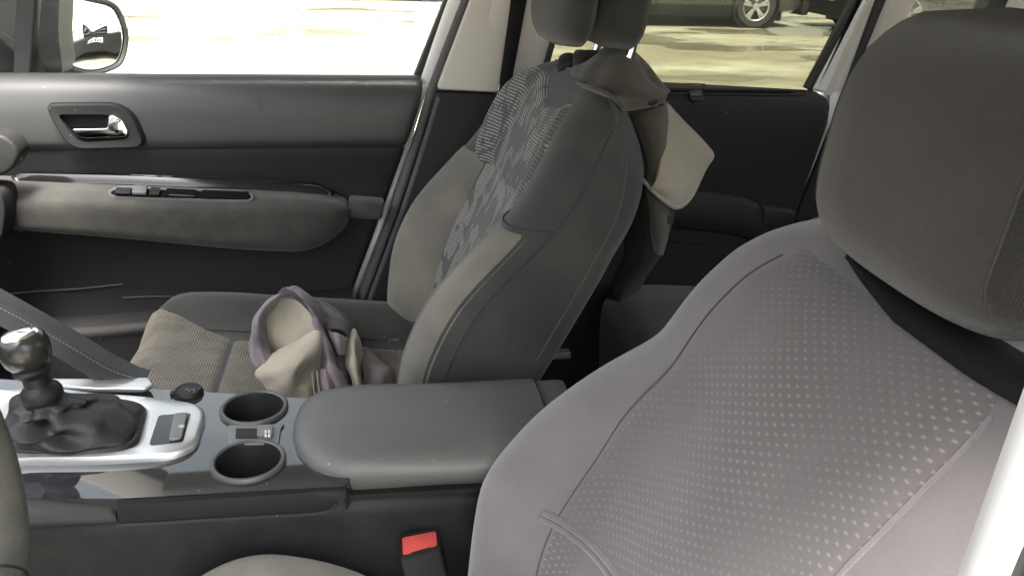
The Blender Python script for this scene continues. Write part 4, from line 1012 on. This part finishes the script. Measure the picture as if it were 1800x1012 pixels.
# armrest lid
def lid_level(z, s, shift=0):
    o_ = roundpoly([(-.098, -.006), (-.090, -.058), (-.058, -.101), (.02, -.106), (.24, -.116), (.24, .056), (-.03, .066), (-.088, .055)], [.03, .04, .045, .03, .005, .02, .02, .035], 9)
    o_ = resample(o_, 120); c = np.array([.07, -.03]); d = o_ - c; ln = np.linalg.norm(d, axis=1, keepdims=True)
    o2 = o_ - d / ln * s
    return np.column_stack([o2, np.full(len(o2), z)])
def clip_x(L, x0, x1, s_=0):
    L = L.copy(); L[:, 0] = np.clip(L[:, 0], x0, x1); return resample(L, 120)
prof_l = [(.779, .011), (.784, .006), (.791, .0015), (.799, -.001), (.805, .000), (.810, .004), (.814, .010), (.817, .019), (.819, .032), (.820, .048), (.8203, .064)]
def full(L):
    c = L[-1].mean(axis=0); return L + [lerp(L[-1], c, t) + np.array([0, 0, .0004 * t]) for t in (.015, .04, .08, .15, .35, .6, .85)]
lid = stack("armrest_lid", full([clip_x(lid_level(z, s), -1, .178, s) for z, s in prof_l]), 'lid', co, angle=40)
stack("armrest_hinge_cap", full([clip_x(lid_level(z - .004, s), .180, .215, s) for z, s in prof_l]), 'lid', co, angle=50)
slab("lid_gap", [(-.09, -.06, .775), (-.05, -.105, .775), (.19, -.112, .775), (.19, .05, .775), (-.09, .05, .775)], (0, 0, .006), 'black', co)

# gear lever
gv = thing("gear_lever", "gear lever with chrome topped ball knob and crumpled black leather boot", "gear lever", tuple(ct(140, 750)))
base = ct(140, 756, .806); nk = at(74, 694, Y=base[1] + .002); kb = at(43, 613, Y=nk[1] + .002)
ax = (kb - nk) / np.linalg.norm(kb - nk)
b0 = resample(si, 90); lv = []
rs = np.random.RandomState(3)
e1 = np.cross(ax, (0, 1, 0)); e1 /= np.linalg.norm(e1); e2 = np.cross(ax, e1)
bc = b0.mean(0); ang = np.arctan2(b0[:, 1] - bc[1], b0[:, 0] - bc[0])
nring = lambda c, r: np.array([c + r * (math.cos(q) * np.array([1, 0, 0]) + math.sin(q) * np.array([0, 1, 0])) for q in ang])
for t in np.linspace(0, 1, 22):
    e = t ** .86
    c_ = lerp(bc, nk - ax * .004, t); P = lerp(b0, nring(nk - ax * .004, .0165), min(1, e)); P[:, 2] = lerp(b0[:, 2] + .002, (nk - ax * .004)[2], t ** .85)
    # sags and folds of the loose leather
    amp = math.sin(math.pi * min(1, t * 1.05)) ** .8
    f = .0048 * np.sin(ang * 4 + 9 * t + .6) + .0034 * np.sin(ang * 7 - 14 * t) + .0040 * np.sin(18 * t + 2.0 * np.sin(ang * 2))
    d = P - c_; d[:, 2] = 0; d /= (np.linalg.norm(d, axis=1, keepdims=True) + 1e-6)
    P = P + d * (f * amp)[:, None] + np.array([0, 0, 1]) * (.006 * amp * np.sin(ang * 3 + 5 * t))[:, None] * (1 - t)
    if 0 < t < .5: P = P + d * .010 * math.sin(math.pi * t * 2)
    lv.append(P)
boot = grid("leather_boot", np.stack([spline(np.array(lv)[:, j], 60) for j in range(90)], 1), 'leather', gv, cu=True)
tube("boot_welt", zz(si, .0035) + (si - si.mean(0)) * -.03, .0042, 'leather', boot, 8, closed=True)
stk = lambda p, r: (r, p)
lathe("lever_collar", [(.0170, -.008), (.0200, -.003), (.0205, .003), (.0185, .008), (.0130, .013), (.0125, .022), (.0165, .0255), (.0185, .030), (.0165, .034), (.0118, .037), (.0112, .052), (.0130, .060), (.0150, .066)], nk, ax, 'black', gv, 36)
K = .90
kn = lathe("knob", [(r_ * K, h_ * K) for r_, h_ in [(.012, -.024), (.0200, -.021), (.0245, -.014), (.0268, -.004), (.0268, .004), (.0250, .012), (.0225, .0165), (.0205, .0180), (.0195, .0178)]], kb, ax, 'chrome_worn', gv, 40)
lathe("knob_cap", [(r_ * K, h_ * K) for r_, h_ in [(.0205, .0172), (.0198, .0188), (.017, .0208), (.011, .0224), (.0005, .0230)]], kb, ax, 'chrome', kn, 40)

# buckle
bk = thing("seatbelt_buckle", "seat belt buckle with a red release button beside the console", "belt buckle", tuple(at(745, 1000, Y=-.13)))
q = [at(704, 946, Y=-.125), at(768, 934, Y=-.118), at(771, 963, Y=-.148), at(706, 982, Y=-.155)]
q = np.array(q); qd = (q[0] + q[1] - q[2] - q[3]) / 2; nb_ = np.cross(q[1] - q[0], q[3] - q[0]); nb_ /= np.linalg.norm(nb_); nb_ = nb_ if nb_[2] < 0 else -nb_
dwn = at(775, 1100, Y=-.165) - at(740, 960, Y=-.140); dwn = dwn / np.linalg.norm(dwn) * .16
cq = q.mean(0); oq = cq + (q - cq) * 1.10
hs_ = ring_slab("buckle_housing", resample(roundpoly(oq - nb_ * .0, .004, 4), 40), resample(roundpoly(cq + (q - cq) * .97, .003, 4), 40), -nb_ * .0035, 'black', bk, inset=.02)
slab("buckle_body", roundpoly(oq, .004, 4), dwn, 'black', bk, .0)
slab("release_button", roundpoly(cq + (q - cq) * .95, .003, 4), -nb_ * .0022, 'red', bk, .001)
sl_ = lerp(q[3], q[2], .25) * .93 + cq * .07; sr_ = lerp(q[3], q[2], .80) * .93 + cq * .07
tube("tongue_slot", [sl_ - nb_ * .0025, sr_ - nb_ * .0025], .0012, 'black', bk, 6)

# steering wheel
sw_ = thing("steering_wheel", "worn grey green leather steering wheel rim at the left edge", "steering wheel", (-.37, -.37, .96))
ctr = at(55, 940, Y=-.40); tl = R(27)
wn = np.array([math.cos(tl), 0, math.sin(tl)]); wu = np.array([-math.sin(tl), 0, math.cos(tl)]); wy = np.array([0, 1.0, 0]); RW = .178
# the rim's lowest point sits nearest the seat; place the hub so that the near arc crosses the left edge of the picture
hub = ctr + wu * .115 + np.array([-.080, .0, -.040])
rimp = [hub + RW * (math.cos(a) * wy + math.sin(a) * wu) for a in np.linspace(0, 2 * math.pi, 72, endpoint=False)]
rim_ = tube("rim", rimp, .0165, 'wheel_leather', sw_, 16, closed=True)
for a in np.linspace(0, 2 * math.pi, 8, endpoint=False) + .38:
    c_ = hub + RW * (math.cos(a) * wy + math.sin(a) * wu); t_ = -math.sin(a) * wy + math.cos(a) * wu
    lathe("rim_seam", [(.0167, -.0012), (.0171, 0), (.0167, .0012)], c_, t_, 'black', rim_, 20, cap=False)
lathe("hub_pad", [(.075, -.03), (.08, -.01), (.072, .012), (.05, .022), (.001, .026)], hub - wn * .03, wn, 'grey_plastic', sw_, 36)
for a in (R(8), R(172), R(270)):
    d_ = math.cos(a) * wy + math.sin(a) * wu
    tube("spoke", [hub - wn * .03 + d_ * .06, hub - wn * .015 + d_ * .12, hub + d_ * RW], .014, 'grey_plastic', sw_, 10)
lathe("column", [(.04, 0), (.045, .25)], hub - wn * .30, wn, 'black', sw_, 24)

# rear bench
rs_ = thing("rear_bench_seat", "green grey rear bench seat behind the front passenger seat", "car seat", (0.7, 0, 0.4))
ro = [(0.44, .50), (0.435, .615), (0.45, .658), (0.49, .676), (0.64, .668), (0.9, .640), (0.95, .60)]
G = [[(x, y, z) for x, z in spline(np.array(ro), 30)] for y in np.linspace(-.60, .64, 40)]
rc2 = grid("bench_cushion", G, 'rear_bolster', rs_)
G = [[(x, y, z + .004 * min(1, min(i, 15 - i) / 2) - .001) for x, z in spline(np.array(ro[1:6]), 26)] for i, y in enumerate(np.linspace(.12, .48, 16))]
grid("bench_insert", G, 'rear_cloth', rc2)
slab("bench_back", [(.93, -.60, .55), (1.06, -.60, .55), (1.22, -.60, 1.08), (1.12, -.60, 1.10)], (0, 1.22, 0), 'rear_bolster', rs_, .03, 4)
box("seat_rail", (.24, .49, .60), (.34, .51, .612), 'mid_grey', rs_, .002)
# dried mud and crumbs caught where the cushion meets the backrest
rsd = np.random.RandomState(5); V, F = [], []
for k in range(60):
    px, py = 690 + rsd.normal(0, 1) * 12 + rsd.rand() * 14, 592 + rsd.rand() * 44
    h = onto(pc, px, py, .0008)
    if h is None: continue
    r_ = .0008 + .0022 * rsd.rand() ** 2; n0 = len(V)
    V += [h + np.array(d) * r_ * rsd.uniform(.6, 1.2) for d in ((1, 0, 0), (-.5, .9, 0), (-.5, -.9, 0), (0, 0, .8))]; F += [(n0, n0 + 1, n0 + 3), (n0 + 1, n0 + 2, n0 + 3), (n0 + 2, n0, n0 + 3)]
if V:
    cr = pdata("crumbs", V, F, 'crumb', pc, 0, False); cr['kind'] = 'stuff'
# ------------------------------------------------------------------ clothes left in the car
def pts(rows): return [[at(x, y, Y=Y) for x, y, Y in r] for r in rows]
def seat_top(x, y, Y, o):
    h = onto(pback, x, y, 0.0)
    q = at(x, y, Y=Y)
    if h is None: return q
    e = h + np.array([-.3, -.5, .8]) * o
    return e
jk = thing("fleece_jacket", "brown grey fleece jacket draped over the back of the front passenger seat", "jacket", tuple(at(1080, 190, Y=.30)))
patch("jacket_shoulder", pts([
 [(1034, 114, .37), (1052, 101, .35), (1080, 80, .335), (1108, 91, .335), (1128, 116, .335), (1146, 142, .33), (1168, 170, .32)],
 [(1020, 121, .37), (1044, 112, .315), (1076, 102, .29), (1104, 112, .28), (1124, 138, .275), (1142, 158, .27), (1167, 175, .26)],
 [(1009, 124, .385), (1030, 132, .32), (1066, 132, .275), (1094, 146, .248), (1116, 162, .238), (1138, 172, .235), (1164, 180, .245)],
 [(1008, 144, .385), (1024, 152, .325), (1054, 164, .262), (1082, 176, .228), (1104, 184, .218), (1128, 184, .225), (1162, 183, .24)]]) +
 [[seat_top(x, y, Y, .008) for x, y, Y in ((1018, 166, .37), (1036, 175, .31), (1060, 186, .25), (1082, 197, .215), (1097, 205, .205))] + [at(1126, 195, Y=.215), at(1160, 186, Y=.235)]], 'jacket', jk, wr=.0048, wf=25, seed=5, thick=.004, res=8)
patch("jacket_collar", pts([
 [(1010, 100, .46), (1016, 92, .45), (1034, 94, .44), (1052, 96, .43)],
 [(1008, 112, .43), (1020, 104, .41), (1034, 104, .40), (1051, 104, .40)],
 [(1008, 120, .41), (1022, 116, .39), (1036, 114, .385), (1048, 114, .38)]]), 'jacket_dark', jk, wr=.003, wf=45, seed=9, thick=.004)
patch("jacket_collar", pts([
 [(984, 112, .49), (992, 102, .47), (1002, 99, .465), (1012, 104, .46)],
 [(979, 124, .47), (990, 114, .445), (1002, 112, .435), (1010, 118, .43)],
 [(980, 136, .46), (988, 130, .43), (996, 128, .425), (1006, 132, .42)]]), 'jacket_dark', jk, wr=.003, wf=50, seed=10, thick=.004)
patch("jacket_shoulder", pts([
 [(986, 126, .46), (994, 124, .43), (1004, 124, .42), (1014, 130, .42)],
 [(982, 142, .455), (994, 138, .42), (1006, 142, .405), (1016, 150, .405)],
 [(986, 152, .45), (1000, 156, .42), (1014, 163, .40), (1026, 170, .40)]]), 'jacket', jk, wr=.0025, wf=40, seed=11, thick=.004)
patch("jacket_facing", pts([
 [(1092, 203, .27), (1126, 200, .235), (1160, 188, .24), (1172, 178, .27)],
 [(1124, 240, .26), (1140, 236, .22), (1158, 228, .225), (1176, 214, .26)],
 [(1136, 285, .26), (1148, 280, .22), (1162, 276, .225), (1180, 268, .25)],
 [(1130, 322, .26), (1144, 322, .22), (1160, 330, .225), (1176, 340, .25)]]), 'jacket', jk, wr=.002, wf=35, seed=2, thick=.004)
patch("jacket_flap", pts([
 [(1150, 186, .26), (1160, 184, .255), (1170, 178, .26), (1180, 188, .28)],
 [(1152, 228, .225), (1168, 224, .235), (1190, 214, .26), (1208, 220, .29)],
 [(1156, 258, .217), (1179, 252, .231), (1211, 247, .264), (1238, 257, .298)],
 [(1158, 280, .215), (1184, 275, .23), (1217, 268, .265), (1250, 273, .302)],
 [(1157, 293, .213), (1185, 290, .226), (1215, 282, .262), (1242, 288, .297)],
 [(1148, 322, .210), (1182, 332, .215), (1208, 325, .245), (1232, 310, .28)],
 [(1140, 326, .215), (1168, 352, .22), (1191, 364, .235), (1214, 346, .27)]]), 'jacket_tan', jk, wr=.0015, wf=28, seed=5, thick=.004, res=8)
tube("jacket_hem", spline([at(x, y, Y=Y) for x, y, Y in ((1130, 316, .22), (1144, 332, .213), (1168, 353, .217), (1191, 365, .232), (1214, 347, .268), (1232, 311, .279), (1249, 273, .299))], 40), .0028, 'jacket_tan', jk, 8)
patch("jacket_sleeve", pts([
 [(1120, 300, .29), (1140, 320, .24), (1168, 345, .245), (1186, 352, .33)],
 [(1108, 380, .30), (1134, 380, .25), (1160, 385, .25), (1181, 388, .34)],
 [(1094, 440, .31), (1116, 442, .27), (1142, 440, .25), (1172, 436, .34)],
 [(1074, 492, .33), (1098, 484, .28), (1128, 476, .28), (1160, 446, .35)],
 [(1060, 526, .35), (1086, 536, .31), (1106, 522, .32), (1130, 496, .37)]]), 'jacket_dark', jk, wr=.005, wf=28, seed=12, thick=.004, res=8)
patch("jacket_lining", pts([
 [(1136, 330, .24), (1150, 340, .225), (1172, 356, .235)],
 [(1142, 380, .235), (1156, 385, .225), (1174, 380, .245)],
 [(1146, 415, .24), (1158, 420, .23), (1168, 425, .25)],
 [(1150, 440, .25), (1158, 446, .245), (1164, 448, .26)]]), 'jacket', jk, wr=.002, wf=30, seed=8, thick=.003)
for q in (0, 1):
    tube("jacket_seam", spline([at(x + q * 1, y + q * 4, Y=Y) for x, y, Y in ((1092, 202, .240), (1110, 190, .228), (1130, 184, .222), (1150, 179, .222), (1166, 170, .255))], 30), .0013, 'jacket_dark', jk, 6)

sh = thing("crumpled_shirt", "crumpled mauve and cream garment lying on the front passenger seat cushion", "clothing", tuple(at(560, 660, Y=.38)))
K_ = dict(res=9, thick=.0018)
# inside of the garment, hollow, then the cream panel lying in front of it
patch("cream_lining", pts([
 [(466, 552, .415), (482, 530, .425), (506, 524, .43), (530, 534, .425), (550, 566, .40)],
 [(464, 574, .405), (484, 556, .415), (508, 550, .42), (534, 562, .41), (556, 586, .385)],
 [(468, 600, .395), (488, 586, .40), (510, 578, .40), (536, 584, .39), (560, 600, .37)],
 [(474, 628, .39), (494, 614, .385), (516, 606, .38), (540, 604, .375), (562, 612, .36)]]), 'shirt_cream', sh, wr=.004, wf=34, seed=6, **K_)
patch("cream_lining", pts([
 [(476, 622, .365), (500, 604, .355), (528, 592, .345), (556, 584, .34), (562, 590, .345)],
 [(462, 640, .335), (492, 624, .315), (526, 614, .305), (556, 606, .315), (565, 612, .335)],
 [(451, 656, .315), (486, 650, .290), (520, 642, .280), (546, 632, .300), (566, 630, .335)],
 [(462, 672, .305), (492, 672, .282), (516, 668, .278), (534, 658, .305), (562, 652, .33)],
 [(474, 692, .300), (500, 692, .280), (522, 690, .277), (542, 684, .285), (556, 672, .315)],
 [(482, 706, .300), (504, 708, .285), (526, 708, .280), (548, 706, .282), (560, 700, .300)]]), 'shirt_cream', sh, wr=.0022, wf=40, seed=3, **K_)
for q in (0, 5, 9):
    tube("lining_seam", spline([at(548 + q, 652, Y=.300), at(550 + q, 672, Y=.287), at(553 + q, 692, Y=.279)], 10), .0011, 'shirt_dark' if q == 5 else 'shirt_cream', sh, 6)
# rim of the neck opening
patch("mauve_fold", pts([
 [(508, 516, .44), (500, 512, .415), (492, 518, .405), (488, 528, .42)],
 [(482, 526, .43), (472, 526, .405), (470, 536, .395), (474, 548, .41)],
 [(456, 548, .42), (450, 552, .395), (456, 560, .385), (466, 566, .40)],
 [(442, 588, .40), (444, 590, .375), (454, 592, .365), (466, 594, .385)],
 [(443, 620, .38), (450, 622, .355), (460, 620, .345), (472, 616, .37)],
 [(452, 646, .355), (458, 644, .335), (466, 638, .33), (476, 630, .35)]]), 'shirt_mauve', sh, wr=.0022, wf=50, seed=7, **K_)
patch("dark_fold", pts([
 [(486, 520, .47), (494, 508, .455), (506, 508, .44), (516, 516, .42)],
 [(506, 520, .45), (518, 510, .43), (530, 516, .415), (540, 536, .395)],
 [(524, 530, .44), (538, 520, .415), (550, 530, .40), (556, 560, .375)],
 [(540, 545, .44), (556, 538, .40), (566, 552, .385), (566, 588, .355)]]), 'shirt_dark', sh, wr=.003, wf=50, seed=20, **K_)
# flat tie-dyed panel falling back to the right
patch("dark_fold", pts([
 [(520, 513, .48), (548, 524, .47), (580, 540, .465), (604, 554, .46), (624, 570, .455)],
 [(534, 530, .43), (560, 540, .415), (586, 552, .41), (606, 562, .42), (622, 574, .43)],
 [(548, 556, .40), (568, 562, .385), (590, 568, .38), (608, 574, .395), (620, 580, .41)],
 [(562, 582, .375), (576, 580, .365), (592, 582, .36), (604, 588, .375), (610, 598, .39)]]), 'shirt_dark', sh, wr=.003, wf=38, seed=21, **K_)
patch("mauve_fold", pts([
 [(546, 560, .375), (554, 556, .362), (562, 562, .362), (568, 572, .38)],
 [(556, 592, .355), (565, 586, .338), (574, 592, .34), (580, 600, .36)],
 [(562, 624, .335), (572, 618, .318), (584, 624, .32), (592, 634, .345)],
 [(568, 654, .32), (580, 648, .300), (594, 654, .305), (606, 664, .33)],
 [(580, 684, .31), (594, 680, .290), (608, 684, .295), (620, 690, .315)]]), 'shirt_mauve', sh, wr=.003, wf=44, seed=15, **K_)
patch("dark_fold", pts([
 [(570, 572, .385), (578, 580, .375), (588, 590, .372), (600, 600, .375)],
 [(574, 600, .37), (584, 606, .358), (592, 614, .355), (600, 620, .36)],
 [(582, 630, .355), (590, 632, .342), (598, 638, .34), (606, 644, .345)],
 [(594, 664, .335), (602, 664, .325), (608, 666, .322), (614, 670, .33)]]), 'shirt_dark', sh, wr=.003, wf=60, seed=31, **K_)
patch("mauve_fold", pts([
 [(576, 578, .37), (590, 586, .352), (604, 594, .358), (606, 590, .38)],
 [(584, 596, .36), (594, 602, .340), (602, 606, .35), (606, 604, .375)],
 [(594, 620, .35), (598, 622, .340), (602, 622, .345), (604, 620, .365)]]), 'shirt_mauve', sh, wr=.002, wf=44, seed=32, **K_)
patch("mauve_fold", pts([
 [(606, 590, .40), (618, 574, .41), (628, 580, .40), (634, 594, .42)],
 [(600, 616, .37), (614, 604, .355), (628, 606, .355), (636, 618, .385)],
 [(602, 644, .34), (616, 636, .322), (630, 638, .325), (637, 646, .355)],
 [(614, 672, .32), (624, 668, .305), (634, 664, .31), (638, 668, .335)],
 [(624, 698, .31), (632, 696, .300), (640, 690, .305), (642, 688, .325)]]), 'shirt_cream', sh, wr=.003, wf=42, seed=14, **K_)
patch("mauve_tail", pts([
 [(634, 612, .43), (644, 612, .415), (654, 622, .415), (664, 634, .43)],
 [(636, 640, .385), (650, 634, .37), (668, 642, .372), (686, 654, .40)],
 [(636, 666, .35), (652, 660, .338), (678, 664, .345), (704, 672, .385)],
 [(634, 694, .325), (656, 692, .315), (686, 692, .325), (716, 690, .37)]]), 'shirt_mauve', sh, wr=.003, wf=44, seed=17, **K_)
patch("mauve_fold", pts([
 [(562, 646, .31), (572, 650, .295), (584, 662, .295), (596, 674, .31)],
 [(560, 668, .30), (572, 672, .283), (584, 680, .283), (596, 688, .30)],
 [(556, 698, .29), (570, 698, .276), (586, 700, .276), (602, 702, .295)]]), 'shirt_mauve', sh, wr=.0025, wf=50, seed=25, **K_)
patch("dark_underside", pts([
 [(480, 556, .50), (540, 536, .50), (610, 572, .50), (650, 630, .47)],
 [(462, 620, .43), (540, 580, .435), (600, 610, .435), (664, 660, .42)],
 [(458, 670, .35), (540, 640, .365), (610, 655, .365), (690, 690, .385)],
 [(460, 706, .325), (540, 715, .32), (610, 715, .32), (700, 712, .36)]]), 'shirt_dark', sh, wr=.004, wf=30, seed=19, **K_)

# ------------------------------------------------------------------ vehicles in the yard
def wheel(parent, c, out, r=.35, wdt=.22, spokes=5):
    out = np.array(out, float); wh = lathe("wheel", [(r * .62, -wdt * .5), (r * .93, -wdt * .5), (r, -wdt * .36), (r, wdt * .36), (r * .93, wdt * .5), (r * .68, wdt * .5), (r * .65, wdt * .42)], c - out * wdt * .5, out, 'tyre', parent, 36)
    lathe("rim", [(r * .69, .0), (r * .66, .012), (r * .62, .004), (r * .60, -.06), (.02, -.07)], c - out * .012, out, 'alloy', wh, 36)
    a = np.cross(out, (0, 0, 1)); b = np.array([0, 0, 1.0])
    for k in range(spokes):
        for dq in (-.13, .13):
            q = k * 2 * math.pi / spokes + dq + .3; d = math.cos(q) * a + math.sin(q) * b; t = -math.sin(q) * a + math.cos(q) * b
            p0, p1 = c + d * r * .10 - out * .02, c + d * r * .64 - out * .005
            slab("spoke", [p0 - t * .016, p0 + t * .016, p1 + t * .022, p1 - t * .022], -out * .03, 'alloy', wh, .004, 2)
    lathe("wheel_cap", [(r * .17, -.02), (r * .16, .004), (.004, .010)], c - out * .01, out, 'alloy', wh, 20)
    return wh

def car(name, label, cat, loc, ang, paint, L=4.5, W=1.84, H=1.62, hood=.98, wb=2.65, group=None, face=True, rw=.35):
    ca, sa = math.cos(ang), math.sin(ang); T = lambda p: np.array([loc[0] + p[0] * ca - p[1] * sa, loc[1] + p[0] * sa + p[1] * ca, p[2]])
    c = thing(name, label, cat, (loc[0], loc[1], 0), group)
    xs_ = np.array([-.5, -.495, -.47, -.42, -.30, -.16, -.06, .10, .22, .32, .42, .47, .495, .5]) * L
    zt_ = np.array([.62, .92, 1.02, 1.22, H - .08, H, H, H - .02, H - .16, hood + .14, hood, hood - .06, hood - .22, .55]) 
    zb_ = np.array([.36, .32, .28, .24, .22, .22, .22, .22, .22, .22, .24, .26, .30, .36])
    hw_ = np.array([.80, .88, .94, .97, 1, 1, 1, 1, 1, .99, .95, .90, .84, .74]) * W / 2
    G = []
    for x, zt1, zb, h in zip(xs_, zt_, zb_, hw_):
        bl = min(.98, zt1 - .03); roof = zt1 > 1.15; rw_ = h * (.74 if roof else .86)
        half = [(0, zb), (h * .80, zb), (h * .95, zb + .04), (h, min(zb + .16, bl - .02)), (h, lerp(zb, bl, .62)), (h * .965, bl), (rw_ * 1.02, zt1 - .06 if roof else zt1 - .015), (rw_ * .90, zt1 - .01), (0, zt1)]
        ring = [T((x, y, z)) for y, z in half] + [T((x, -y, z)) for y, z in half[-2:0:-1]]
        G.append(ring)
    G = np.array(G); G = np.stack([spline(G[:, j], 66) for j in range(G.shape[1])], 1)
    grid("body", G, paint, c, cu=True, capv=True, angle=30)
    for s in (-1, 1):
        o_ = T((0, s, 0)) - T((0, 0, 0))
        for x0 in (-wb / 2, wb / 2):
            lathe("wheel_arch", [(rw + .075, 0), (rw + .07, .022), (rw + .04, .024), (rw + .02, -.02), (.02, -.05)], T((x0, s * W / 2 * .985, rw)), o_, 'black', c, 36)
            wheel(c, T((x0, s * (W / 2 + .012), rw)), o_, rw)
        slab("sill", [T((-wb / 2 + rw + .09, s * W / 2 * .99, .18)), T((wb / 2 - rw - .09, s * W / 2 * .99, .18)), T((wb / 2 - rw - .09, s * W / 2 * .99, .36)), T((-wb / 2 + rw + .09, s * W / 2 * .99, .36))], o_ * .025, 'black', c, .008)
        if s > 0: slab('underbody', [T((-.42 * L, -W * .40, .11)), T((.42 * L, -W * .40, .11)), T((.42 * L, W * .40, .11)), T((-.42 * L, W * .40, .11))], (0, 0, .2), 'black', c, .02)
        for a, b in ((-.33, -.10), (-.085, .13)):
            p = [T((a * L, s * W / 2 * .955, 1.02)), T((b * L, s * W / 2 * .955, 1.02)), T((lerp(a, b, .88) * L, s * W / 2 * .80, H - .12)), T((lerp(a, b, .06) * L, s * W / 2 * .80, H - .12))]
            slab("side_window", roundpoly(p, .05, 3), o_ * .03, 'car_glass', c, .003)
        for x0 in (-.095 * L, .17 * L, -.29 * L):
            tube("door_gap", [T((x0, s * W / 2 * 1.003, z)) for z in (.38, .6, .8, .95)], .005, 'black', c, 5)
        for x0 in (-.13 * L, .05 * L):
            tube("door_handle", [T((x0, s * (W / 2 + .012), .88)), T((x0 - .17, s * (W / 2 + .012), .885))], .014, paint, c, 8)
        p = [T((.455 * L, s * W * .44, .70)), T((.485 * L, s * W * .30, .68)), T((.480 * L, s * W * .30, .80)), T((.44 * L, s * W * .44, .86))]
        slab("headlight", roundpoly(p, .03, 3), T((.05, s * .02, 0)) - T((0, 0, 0)), 'lamp_clear', c, .004)
        p = [T((-.475 * L, s * W * .44, .75)), T((-.488 * L, s * W * .33, .75)), T((-.475 * L, s * W * .33, .95)), T((-.46 * L, s * W * .44, .95))]
        slab("tail_light", roundpoly(p, .02, 3), T((-.04, s * .02, 0)) - T((0, 0, 0)), 'lamp_red', c, .004)
    wsn = [T((.215 * L, -W * .40, 1.10)), T((.215 * L, W * .40, 1.10)), T((.14 * L, W * .36, H - .06)), T((.14 * L, -W * .36, H - .06))]
    slab("windscreen", wsn, T((.06, 0, .05)) - T((0, 0, 0)), 'car_glass', c, .004)
    if face:
        f = .5 * L
        # black bumper mask, barred grille, emblem, plate
        slab("bumper", roundpoly([T((f - .09, -W * .49, .22)), T((f - .09, W * .49, .22)), T((f - .09, W * .49, .66)), T((f - .09, -W * .49, .66))], .05, 4), T((.13, 0, 0)) - T((0, 0, 0)), 'grey_plastic', c, .03, 4)
        gr = slab("grille", roundpoly([T((f - .06, -.40, .64)), T((f - .06, .40, .64)), T((f - .08, .46, .80)), T((f - .08, -.46, .80))], .03, 3), T((.09, 0, 0)) - T((0, 0, 0)), 'black', c, .008)
        for z in (.69, .74): tube("grille_bar", [T((f + .03, -.38, z)), T((f + .036, 0, z)), T((f + .03, .38, z))], .009, 'mid_grey', gr, 6)
        tube("emblem", [T((f + .040, -.09, .83)), T((f + .040, -.05, .82)), T((f + .045, 0, .75)), T((f + .040, .05, .82)), T((f + .040, .09, .83))], .014, 'white_paint', gr, 8)
        for s in (-1, 1): slab("air_slot", [T((f - .02, s * .14, .88)), T((f - .02, s * .42, .89)), T((f - .04, s * .42, .94)), T((f - .04, s * .14, .93))], T((.03, 0, 0)) - T((0, 0, 0)), 'black', c, .004)
        pl = slab("number_plate", roundpoly([T((f + .045, -.26, .48)), T((f + .045, .26, .48)), T((f + .045, .26, .59)), T((f + .045, -.26, .59))], .01, 3), T((.008, 0, 0)) - T((0, 0, 0)), 'plate', c, .001)
        slab("plate_band", [T((f + .0545, .215, .482)), T((f + .0545, .257, .482)), T((f + .0545, .257, .588)), T((f + .0545, .215, .588))], T((.001, 0, 0)) - T((0, 0, 0)), 'plate_blue', pl)
        for k, y in enumerate((.16, .11, .06, -.02, -.07, -.12, -.19)):
            slab("plate_character", [T((f + .0545, y - .016, .505)), T((f + .0545, y + .016, .505)), T((f + .0545, y + .014, .565)), T((f + .0545, y - .016, .56))], T((.001, 0, 0)) - T((0, 0, 0)), 'black', pl)
    return c
GRP = None
car("parked_suv", "dark grey car with a five spoke alloy wheel seen through the rear door window", "car", (5.15, 13.95), R(-1), 'paint_grey', group=GRP)
car("parked_car", "black car at the right edge of the rear door window", "car", (10.05, 13.0), R(178), 'paint_black', H=1.45, hood=.88, group=GRP)
car("parked_car", "dark car at the top of the front door window, nearest the pillar", "car", (-.15, 18.4), R(1), 'paint_black', L=4.3, group=GRP)
car("parked_van", "dark grey vehicle filling the small rear quarter window", "car", (10.6, 9.3), R(4), 'paint_grey', L=4.9, H=1.9, hood=1.1, wb=2.9, group=GRP)
car("parked_car", "dark car at the top edge of the front door window, left of its twin", "car", (-5.0, 17.6), R(4), 'paint_grey', L=4.4, group=GRP)
# car seen in the door mirror: follow the mirrored line of sight
mp_ = at(165, 62, Y=.93); mp_ = flat([mp_], mc, mn)[0]; inc = mp_ - CAM_LOC; inc /= np.linalg.norm(inc); ref = inc - 2 * (inc @ mn) * mn
D = 5.2; tgt = mp_ + ref * D
aa = math.atan2(-ref[1], -ref[0])
car("parked_car", "white car with black grille and bumper reflected in the door mirror", "car", (tgt[0] + ref[0] * 2.28, tgt[1] + ref[1] * 2.28), aa, 'white_paint', L=4.4, W=1.78, group=GRP)
# outer skin of our own car, which the mirror sees
slab("outer_side", [(.10, .775, .30), (1.9, .775, .30), (1.9, .775, 1.02), (.10, .775, 1.03)], (0, .035, 0), 'white_paint', body, .015, 4)
slab("outer_skin", [(-.95, .775, .30), (.08, .775, .30), (.08, .775, 1.045), (-.95, .775, 1.045)], (0, .035, 0), 'white_paint', fd, .015, 4)
